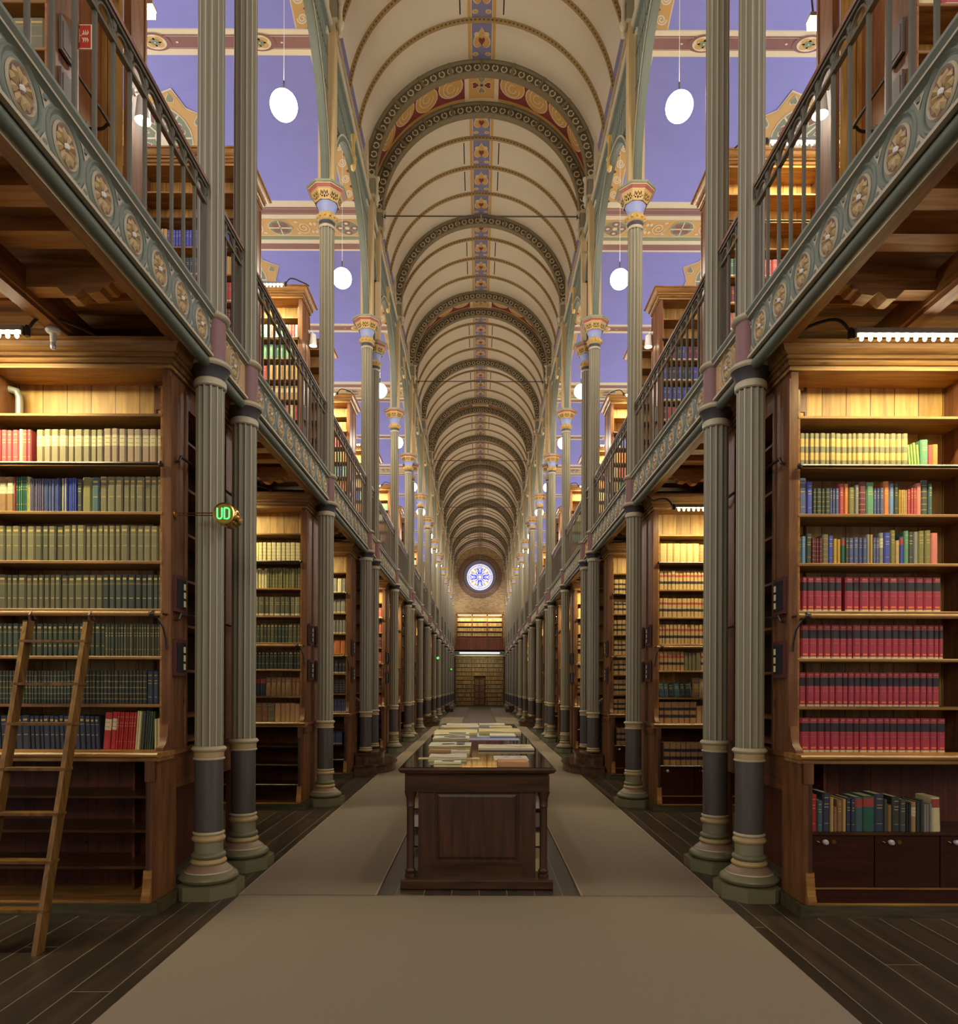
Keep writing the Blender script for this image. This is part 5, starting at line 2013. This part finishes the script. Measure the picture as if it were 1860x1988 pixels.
RT, RB = lp(172, 1208, 5.56), lp(75, 1850, 4.66)
LT, LB = lp(56, 1208, 5.56), lp(-45, 1850, 4.66)
RB = (RB[0], RB[1], 0.0)
LB = (LB[0], LB[1], 0.0)


def lerp(a, b, f):
    return tuple(a[i] + (b[i] - a[i]) * f for i in range(3))


def plank(mb, a, b, wx, wy, mm):
    V = []
    for p in (a, b):
        for dx, dy in ((-wx, -wy), (wx, -wy), (wx, wy), (-wx, wy)):
            V.append((p[0] + dx, p[1] + dy, p[2]))
    mb.add(V, [(0, 1, 2, 3), (4, 7, 6, 5), (0, 4, 5, 1), (1, 5, 6, 2), (2, 6, 7, 3), (3, 7, 4, 0)], mm)


for a, b in ((LT, LB), (RT, RB)):
    m = MB()
    plank(m, a, b, .017, .045, 'ladder')
    m.build('stile', t)
for (py, f0) in ((1248, 0), (1330, 0), (1408, 0), (1494, 0), (1581, 0), (1674, 0), (1768, 0)):
    # fraction along the stile at that picture height
    best = min([i / 400 for i in range(401)], key=lambda f: abs(VY - (lerp(RT, RB, f)[2] - EYE) * F_PX / lerp(RT, RB, f)[1] - py))
    a, b = lerp(LT, LB, best), lerp(RT, RB, best)
    m = MB()
    m.prism([(a[1] - .05, a[2] - .012), (a[1] + .045, a[2] - .012), (a[1] + .045, a[2] + .008), (a[1] - .05, a[2] + .008)], 'x', a[0] - .025, b[0] + .025, 'ladder')
    m.build('rung', t)
for a in (LT, RT):
    m = MB()
    x, y, z = a
    m.tube([(x, y + .02, z - .12), (x, y + .02, z - .02), (x, y + .0, z + .045), (x, y + .03, z + .075), (x, y + .075, z + .06), (x, y + .085, z + .02)], .009, 'maroon', 8)
    m.box(x - .02, x + .02, y - .05, y - .04, z - .09, z + .0, 'iron')
    m.build('hook', t)


# ================================================================ exit signs (UD)
def exit_sign(letters=True):
    t = root('exit_sign', (0, 0, 0), 'x', 'sign')
    m = MB()
    m.lathe([(.078, -.002), (.088, 0), (.09, .01), (.086, .02), (.086, .085), (.092, .095), (.092, .125), (.086, .135), (.086, .2), (.08, .215), (.05, .222)], 'brass', 32, axis='y', cap=False)
    m.add([(.05 * math.cos(k * PI / 8), .222, .05 * math.sin(k * PI / 8)) for k in range(16)], [tuple(range(16))], 'brass')
    m.build('housing', t)
    m = MB()
    m.add([(.079 * math.cos(k * PI / 16), .002, .079 * math.sin(k * PI / 16)) for k in range(32)], [tuple(range(32))], 'brassface')
    m.build('face', t)

    def stroke(pts, r=.0052):
        mb_ = MB()
        mb_.tube([(p[0], 0, p[1]) for p in pts], r, 'green_em', 6)
        return mb_
    U = [(-.052, .043), (-.052, -.028), (-.045, -.040), (-.034, -.044), (-.022, -.040), (-.014, -.028), (-.014, .043)]
    Dd = [(.006, .043), (.006, -.044), (.030, -.044), (.041, -.038), (.046, -.028), (.046, .028), (.041, .038), (.030, .043), (.006, .043)]
    for nm, p in (('letter_u', U), ('letter_d', Dd)):
        if nm == 'letter_u':
            o_ = stroke(p).build('letter', t)
        else:
            o_ = stroke(p).build('letter', t)
    m = MB()
    for z, y in ((.006, .02), (-.006, .05)):
        m.tube([(-.085, y, z), (-.41, y, z)], .0045, 'brass', 6)
        m.lathe([(.03, -.412), (.03, -.402), (.01, -.395)], 'brass', 12, axis='x', c=(0, y, z))
    m.build('bracket', t)
    return t


ex = exit_sign()
ex.location = (-2.075, 5.75, 3.155)
tag(ex, 'brass cylinder exit sign with glowing green UD, beside left front columns', 'sign', 'green UD exit signs')
dup(ex, (-2.075, 35.4, 3.155), 'tiny green exit sign glowing far down the left row of columns, nearer one')
dup(ex, (-2.075, 52.3, 3.0), 'tiny green exit sign glowing far down the left row, close to the end wall')

# ================================================================ strip lights above the shelves


def strip_light(s, x0, L, nb, lit=True, dz=0.0):
    t = root('strip_light', (0, 0, 0), 'x', 'lamp')
    m = MB(s)
    m.box(0, L, -.035, .035, .012, .05, 'zinc')
    m.box(-.01, 0, -.03, .03, -.02, .05, 'zinc')
    m.build('housing', t)
    m = MB(s)
    for k in range(nb):
        x = .05 + k * (L - .1) / max(1, nb - 1)
        m.lathe([(.006, -.032), (.013, -.024), (.015, -.010), (.010, .004), (.010, .012)], 'bulb_em' if lit else 'white', 8, cx=x)
    m.build('bulbs', t)
    m = MB(s)
    m.tube(smooth_path([(-.0, 0, .03), (-.045, .0, .05), (-.075, .01, .10), (-.12, .03, .14), (-.19, .08, .155), (-.27, .15, .15), (-.34, .23, .14 - dz * .6), (-.39, .30, .122 - dz)]), .012, 'iron', 8)
    m.lathe([(.02, -.02), (.024, .03), (.016, .06)], 'iron', 10, cx=-.03)
    m.build('gooseneck', t)
    return t


def put_strip(s, ci, upper, x0, L, label, lit=True, dz=0.0, dy=-.40, power=1.0):
    yf = LOWER[ci][0]
    z = (4.38 if not upper else 4.88 + 4.36) + dz
    t = strip_light(s, x0, L, int(L / .067), lit, dz)
    t.location = (s * x0, yf + dy, z)
    tag(t, label, 'lamp', 'bulb strip lights above the shelves')
    if lit:
        l = area('strip_glow', (s * (x0 + L / 2), yf + dy, z - .04), (math.radians(24), 0, 0), L, .06, STRIP_POWER * power * L / 3.0, STRIP_COL, math.radians(150))
        l.parent = None


put_strip(1, 0, 0, 2.79, 3.2, 'glowing strip of bulbs above the right front bookcase')
put_strip(-1, 0, 0, 3.41, 2.6, 'glowing strip of bulbs at the left edge, above left front bookcase', power=1.7)
put_strip(1, 1, 0, 2.68, 2.6, 'strip of bulbs above the right second floor bookcase', dz=-.17)
put_strip(-1, 1, 0, 3.3, 2.3, 'strip of bulbs above the left second floor bookcase, behind the column', power=1.2)
put_strip(-1, 2, 0, 3.0, 2.0, 'strip of bulbs above the left third floor bookcase', dz=-.05)
put_strip(1, 2, 0, 2.9, 2.0, 'strip of bulbs above the right third floor bookcase', dz=-.05, power=.8)
put_strip(1, 1, 1, 3.95, 2.4, 'glowing strip of bulbs above the right second gallery bookcase', power=1.8)
put_strip(-1, 2, 1, 3.66, 2.4, 'glowing strip of bulbs above the left third gallery bookcase', dz=-.03, power=1.8)
for s in (-1, 1):
    for ci in (4, 5, 6, 7, 9, 10):
        put_strip(s, ci, 0, 2.8, 1.6, 'strip of bulbs above the %s %s floor bookcase' % (SIDE[s], nth(ci)), power=2.2)
        put_strip(s, ci, 1, 3.7, 1.6, 'strip of bulbs above the %s %s gallery bookcase' % (SIDE[s], nth(ci)), power=3)
# short bright lamps out on the gallery, near bookcase
for s, px, py in ((-1, 272, 18), (1, 1588, 36)):
    y = 7.6
    m = MB()
    m.box(-.12, .12, -.05, .05, -.075, -.005, 'bulb_em')
    t = root('gallery_lamp', ((px - VX) * y / F_PX, y, EYE - (py - VY) * y / F_PX), 'small bright box lamp at the top %s, against the blue ceiling' % SIDE[s], 'lamp', 'small box lamps at the gallery')
    m.build('lamp_glass', t)
    m = MB()
    m.box(-.13, .13, -.055, .055, -.005, .035, 'zinc')
    m.tube([(-s * .07, 0, .02), (-s * .09, .0, .2), (-s * .05, .05, .6)], .01, 'iron', 6)
    m.build('lamp_arm', t)


# white spot shades on the ends of gallery cases
def shade(loc, s, label):
    t = root('spot_lamp', loc, label, 'lamp', 'white conical spot lamps')
    m = MB(s)
    m.lathe([(.03, .12), (.055, .10), (.075, -.12)], 'white', 18, cap=False, cx=-.09)
    m.build('lamp_shade', t)
    m = MB(s)
    m.ball((-.09, 0, -.06), .035, 'bulb_em', 10)
    m.build('bulb', t)
    m = MB(s)
    m.tube([(0, 0, .16), (-.06, 0, .17), (-.09, 0, .12)], .01, 'white', 6)
    m.lathe([(.03, -.02), (.03, .0)], 'white', 10, axis='x', c=(0, 0, .16))
    m.build('bracket', t)


shade((-3.415, 6.98, 7.42), -1, 'white spot lamp on the end post of the left front gallery bookcase')
shade((3.415, 6.98, 7.50), 1, 'white spot lamp on the end post of the right front gallery bookcase')
shade((-3.415, 14.1, 8.62), -1, 'white spot lamp on the end of the left third gallery bookcase')
shade((3.415, 14.1, 8.62), 1, 'white spot lamp on the end of the right third gallery bookcase')
# bare bulb under the left gallery
t = root('ceiling_bulb', (-3.285, 5.46, 4.495), 'bare bulb in a white ceiling holder above the left front bookcase', 'lamp')
m = MB()
m.lathe([(.05, 0), (.055, -.015), (.045, -.03), (.024, -.035), (.02, -.10)], 'white', 18)
m.build('holder', t)
m = MB()
m.lathe([(.012, -.10), (.02, -.115), (.022, -.135), (.014, -.155), (.0, -.16)], 'crystal', 14)
m.build('bulb', t)

# fire hose sign behind the left gallery rail
t = root('fire_hose_sign', (-3.62, 6.60, 7.03), 'red fire hose sign with white reel and flames on the left gallery', 'sign')
m = MB()
y = -.38
W_, H_ = .105, .105
t.location = (-3.34, 6.05, 7.0)
t.location = lp(150, 74, 6.05)
m.box(-W_, W_, 0, .012, -H_, H_, 'signwhite')
m.box(-W_ + .009, W_ - .009, -.002, 0, -H_ + .009, H_ - .009, 'signred')
m.build('board', t)
m = MB()
for k in range(6):
    m.box(-.055, -.005, -.005, -.002, -.045 + k * .018, -.036 + k * .018, 'signwhite')
m.box(-.004, .002, -.005, -.002, -.052, .062, 'signwhite')
m.box(.002, .018, -.005, -.002, .002, .010, 'signwhite')
for k in range(3):
    for sy in (1, -1):
        pts = [(.02 + k * .018, 0), (.034 + k * .018, sy * .02), (.03 + k * .02, sy * .045), (.046 + k * .018, sy * .02), (.034 + k * .018, 0)]
        m.add([(a, -.0045, b + .012 * sy) for a, b in pts], [tuple(range(5))], 'signwhite')
m.build('pictogram', t)
m = MB()
m.box(.09, .105, .012, .05, -.01, .01, 'iron')
m.build('bracket', t)

# galvanised pipe in the left bookcase
m = MB()
m.tube([(0, 0, 0), (0, 0, .22), (-.02, -.0, .27), (-.12, 0, .30)], .03, 'zinc', 12)
o = m.build('pipe')
o.location = (-3.86, YA + .25, 3.945)
tag(o, 'galvanised pipe elbow on the top shelf at the left picture edge', 'pipe')

# ================================================================ dais steps at the passages
def dais(s):
    t = root('dais', (0, 0, 0), 'x', 'steps')

    def half(rx, ry, n=24):
        return [(-rx * math.cos(a), ry * math.sin(a)) for a in [-PI / 2 + PI * k / n for k in range(n + 1)]]
    for nm, rx, ry, z0, z1 in (('lower_step', .73, 1.03, 0, .21), ('upper_step', .48, .80, .21, .42)):
        m = MB(s)
        P = half(rx - .03, ry - .03)
        m.prism(P, 'z', z0, z1 - .035, 'step')
        P = half(rx, ry)
        m.prism(P, 'z', z1 - .035, z1 - .008, 'step')
        P = half(rx - .008, ry - .008)
        m.prism(P, 'z', z1 - .008, z1, 'step')
        m.build(nm, t)
    for k in range(5):
        m = MB(s)
        m.box(.0 + k * .27, (k + 1) * .27 + .02, -.45, .66, 0, .42 + .19 * k + (.0 if k else -.001), 'step')
        m.build('stair_step', t)
    m = MB(s)
    m.tube([(.05, .62, 1.35), (1.3, .62, 2.3)], .022, 'pole', 8)
    for xx in (.2, 1.1):
        m.tube([(xx, .62, .5), (xx, .62, 1.35 + (xx - .05) * .76)], .012, 'iron', 6)
    m.build('handrail', t)
    return t


for s in (-1, 1):
    d0 = dais(s)
    for i, yc in enumerate((14.88, 31.6, 48.3)):
        lab = 'rounded two-step wooden dais on the %s under a column pair, %s from the camera' % (SIDE[s], nth(i))
        if i == 0:
            d0.location = (s * 2.452, yc, 0)
            tag(d0, lab, 'steps', 'rounded wooden steps')
        else:
            dup(d0, (s * 2.452, yc, 0), lab, 'rounded wooden steps')

# ================================================================ far end
e = MB()
YW = YEND
CZ = 1.764 + 9.92
R1, R2, R3, R4 = 1.17, 1.42, 1.57, 1.98
ro = 6.0
n = 48
# brick wall with a round opening
ring = [(R2 * math.cos(2 * PI * k / n), CZ + R2 * math.sin(2 * PI * k / n)) for k in range(n)]
sq = []
for k in range(n):
    a = 2 * PI * k / n
    c, s_ = math.cos(a), math.sin(a)
    f = min(XW / abs(c) if abs(c) > 1e-6 else 99, (3.2 if s_ > 0 else CZ) / abs(s_) if abs(s_) > 1e-6 else 99)
    sq.append((c * f, CZ + s_ * f))
V = [(x, YW, z) for x, z in ring] + [(x, YW, z) for x, z in sq]
e.add(V, [(k, (k + 1) % n, (k + 1) % n + n, k + n) for k in range(n)], 'brick')
V = [(x, YW, z) for x, z in ring] + [(x * R1 / R2 * .99, YW + .45, CZ + (z - CZ) * R1 / R2) for x, z in ring]
e.add(V, [(k, (k + 1) % n, (k + 1) % n + n, k + n) for k in range(n)], 'reveal', True)
nb = 96
for k in range(nb):
    a0, a1 = 2 * PI * k / nb, 2 * PI * (k + .5) / nb
    for (ra, rb, mm) in ((R3 + .06, R4 - .06, 'brickdark'),):
        P = [(ra * math.cos(a0), ra * math.sin(a0)), (rb * math.cos(a0), rb * math.sin(a0)), (rb * math.cos(a1), rb * math.sin(a1)), (ra * math.cos(a1), ra * math.sin(a1))]
        e.prism([(p[0], CZ + p[1]) for p in P], 'y', YW - .04, YW, mm)
for (ra, rb, y_) in ((R2, R3, .05), (R4 - .06, R4, .03)):
    V = []
    for r, yy in ((ra, YW), (ra, YW - y_), (rb, YW - y_), (rb, YW)):
        V += [(r * math.cos(2 * PI * k / n), yy, CZ + r * math.sin(2 * PI * k / n)) for k in range(n)]
    e.add(V, [(q * n + k, q * n + (k + 1) % n, (q + 1) * n + (k + 1) % n, (q + 1) * n + k) for q in range(3) for k in range(n)], 'brickdark')
struct(e.build('wall_end', recalc=False))
w1 = MB()
yg = YW + .42
def gdisc(cx, cz, a_, b_, y_, mm, n=28, rot=0.0):
    P = ell(cx, cz, a_, b_, n, rot)
    w1.add([(x, y_, CZ + z) for x, z in P], [tuple(range(n))], mm)
gdisc(0, 0, 1.19, 1.19, yg, 'gw', 48)
for k in range(48):
    a = 2 * PI * k / 48
    gdisc(1.06 * math.cos(a), 1.06 * math.sin(a), .075, .042, yg - .003, 'gp', 8, a)
for k in range(4):
    a = k * PI / 2
    c, s_ = math.cos(a), math.sin(a)
    gdisc(.55 * c, .55 * s_, .42, .385, yg - .003, 'gp', 28, a)
    gdisc(.56 * c, .56 * s_, .375, .345, yg - .006, 'gw', 28, a)
    for q in (-1, 1):
        for (u, v_, aa, bb) in ((.36, .10, .13, .09), (.52, .18, .08, .06), (.70, .18, .13, .07), (.82, .07, .08, .05), (.56, .06, .14, .03)):
            gdisc(u * c - q * v_ * s_, u * s_ + q * v_ * c, aa, bb, yg - .009, 'gb', 10, a + q * .5)
    b_ = a + PI / 4
    for q in (-1, 1):
        gdisc(.80 * math.cos(b_ + q * .22), .80 * math.sin(b_ + q * .22), .14, .10, yg - .002, 'gy', 10, b_)
gdisc(0, 0, .17, .17, yg - .004, 'gp', 20)
gdisc(0, 0, .14, .14, yg - .007, 'gw', 20)
wobj = struct(w1.build('window_1', recalc=False))

# end bookcases, parapet, girder


def end_case(zb, zt, nsh, x0, x1, door=False, cols=3):
    t = root('end_bookcase', (0, YW - .45, 0), 'x', 'bookcase')
    m = MB()
    m.box(x0, x1, .40, .44, zb, zt, 'back')
    m.build('back_panel', t)
    m = MB()
    for k in range(cols + 1):
        x = x0 + (x1 - x0) * k / cols
        m.box(x - .04, x + .04, 0, .40, zb, zt, 'case_z')
    m.build('divider', t)
    m = MB()
    for k in range(nsh + 1):
        z = zb + (zt - zb - .25) * k / nsh
        m.box(x0, x1, -.01, .40, z, z + .035, 'ledge')
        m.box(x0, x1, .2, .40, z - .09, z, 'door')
    m.build('shelves', t)
    m = MB()
    m.box(x0 - .12, x1 + .12, -.10, .44, zt - .03, zt + .12, 'case_x')
    m.build('cornice', t)
    if door:
        m = MB()
        m.box(-.48, .48, -.06, -.0, .02, 2.45, 'table')
        for k in range(4):
            for q in (-1, 1):
                m.box(q * .24 - .17, q * .24 + .17, -.075, -.06, .12 + k * .58, .60 + k * .58, 'case_z')
        m.build('door', t)
    mb_ = MB()
    for k in range(nsh):
        z = zb + (zt - zb - .25) * k / nsh + .032
        if z < .02:
            continue
        x = x0 + .06
        while x < x1 - .08:
            if door and abs(x) < .52 and z < 2.4:
                x = .54
            w_ = random.uniform(.03, .05)
            add_book(mb_, x + w_ / 2, YW - .45 + .04, z, w_, .28, .2, random.choice(['leather', 'tan', 'brown', 'brown'] if door else ['tan', 'cream', 'tan']), random.choice(['law2', 'gold']))
            x += w_ + .001
    return t, mb_


t, b1 = end_case(4.9, 8.25, 7, -2.05, 2.05)
tag(t, 'lit bookcase on the end gallery below the round window', 'bookcase')
stuff(b1.build('books', recalc=False), 'tan books on the end gallery bookcase below the round window', 'books')
t, b2 = end_case(0.05, 4.45, 11, -2.15, 2.15, True)
tag(t, 'wide bookcase with a panelled door in the far end wall', 'bookcase')
stuff(b2.build('books', recalc=False), 'brown books around the door on the far end wall bookcase', 'books')
m = MB()
m.box(-2.1, 2.1, 0, .04, 0, 1.05, 'parapet')
m.box(-2.3, 2.3, -.03, .07, 1.03, 1.09, 'ledge')
o = m.build('parapet')
o.location = (0, YW - 1.9, 4.93)
tag(o, 'brown panelled parapet of the gallery across the far end', 'parapet')
m = MB()
m.box(-2.4, 2.4, 0, 1.9, 4.82, 4.93, 'girder')
m.box(-2.4, 2.4, 0, .08, 4.42, 4.93, 'girder')
m.box(-2.4, 2.4, -.03, .1, 4.40, 4.46, 'cream')
o = m.build('end_gallery_bridge')
o.location = (0, YW - 1.95, 0)
tag(o, 'grey-green bridge girder carrying the far end gallery', 'girder')
t = root('tube_light', (0, YW - 2.0, 4.66), 'long pale fluorescent tube on the far gallery girder', 'lamp')
m = MB()
m.tube([(-1.75, -.05, 0), (1.75, -.05, 0)], .06, 'tube_em', 10)
m.build('tube', t)
m = MB()
m.box(-1.8, 1.8, -.02, .04, .03, .08, 'white')
m.build('fitting', t)
t = root('cornice_light', (0, YW - .6, 8.2), 'warm strip of light under the cornice of the end gallery bookcase', 'lamp')
m = MB()
for k in range(3):
    m.box(-1.95 + k * 1.35, -.75 + k * 1.35, -.03, .03, -.1, -.04, 'tubewarm_em')
m.build('light_strip', t)
area('end_case_glow', (0, YW - .75, 8.0), (math.radians(20), 0, 0), 3.8, .1, 60, (1, .8, .45))
area('end_tube_glow', (0, YW - 2.3, 4.3), (math.radians(35), 0, 0), 3.6, .1, 34, (.95, 1, .7))
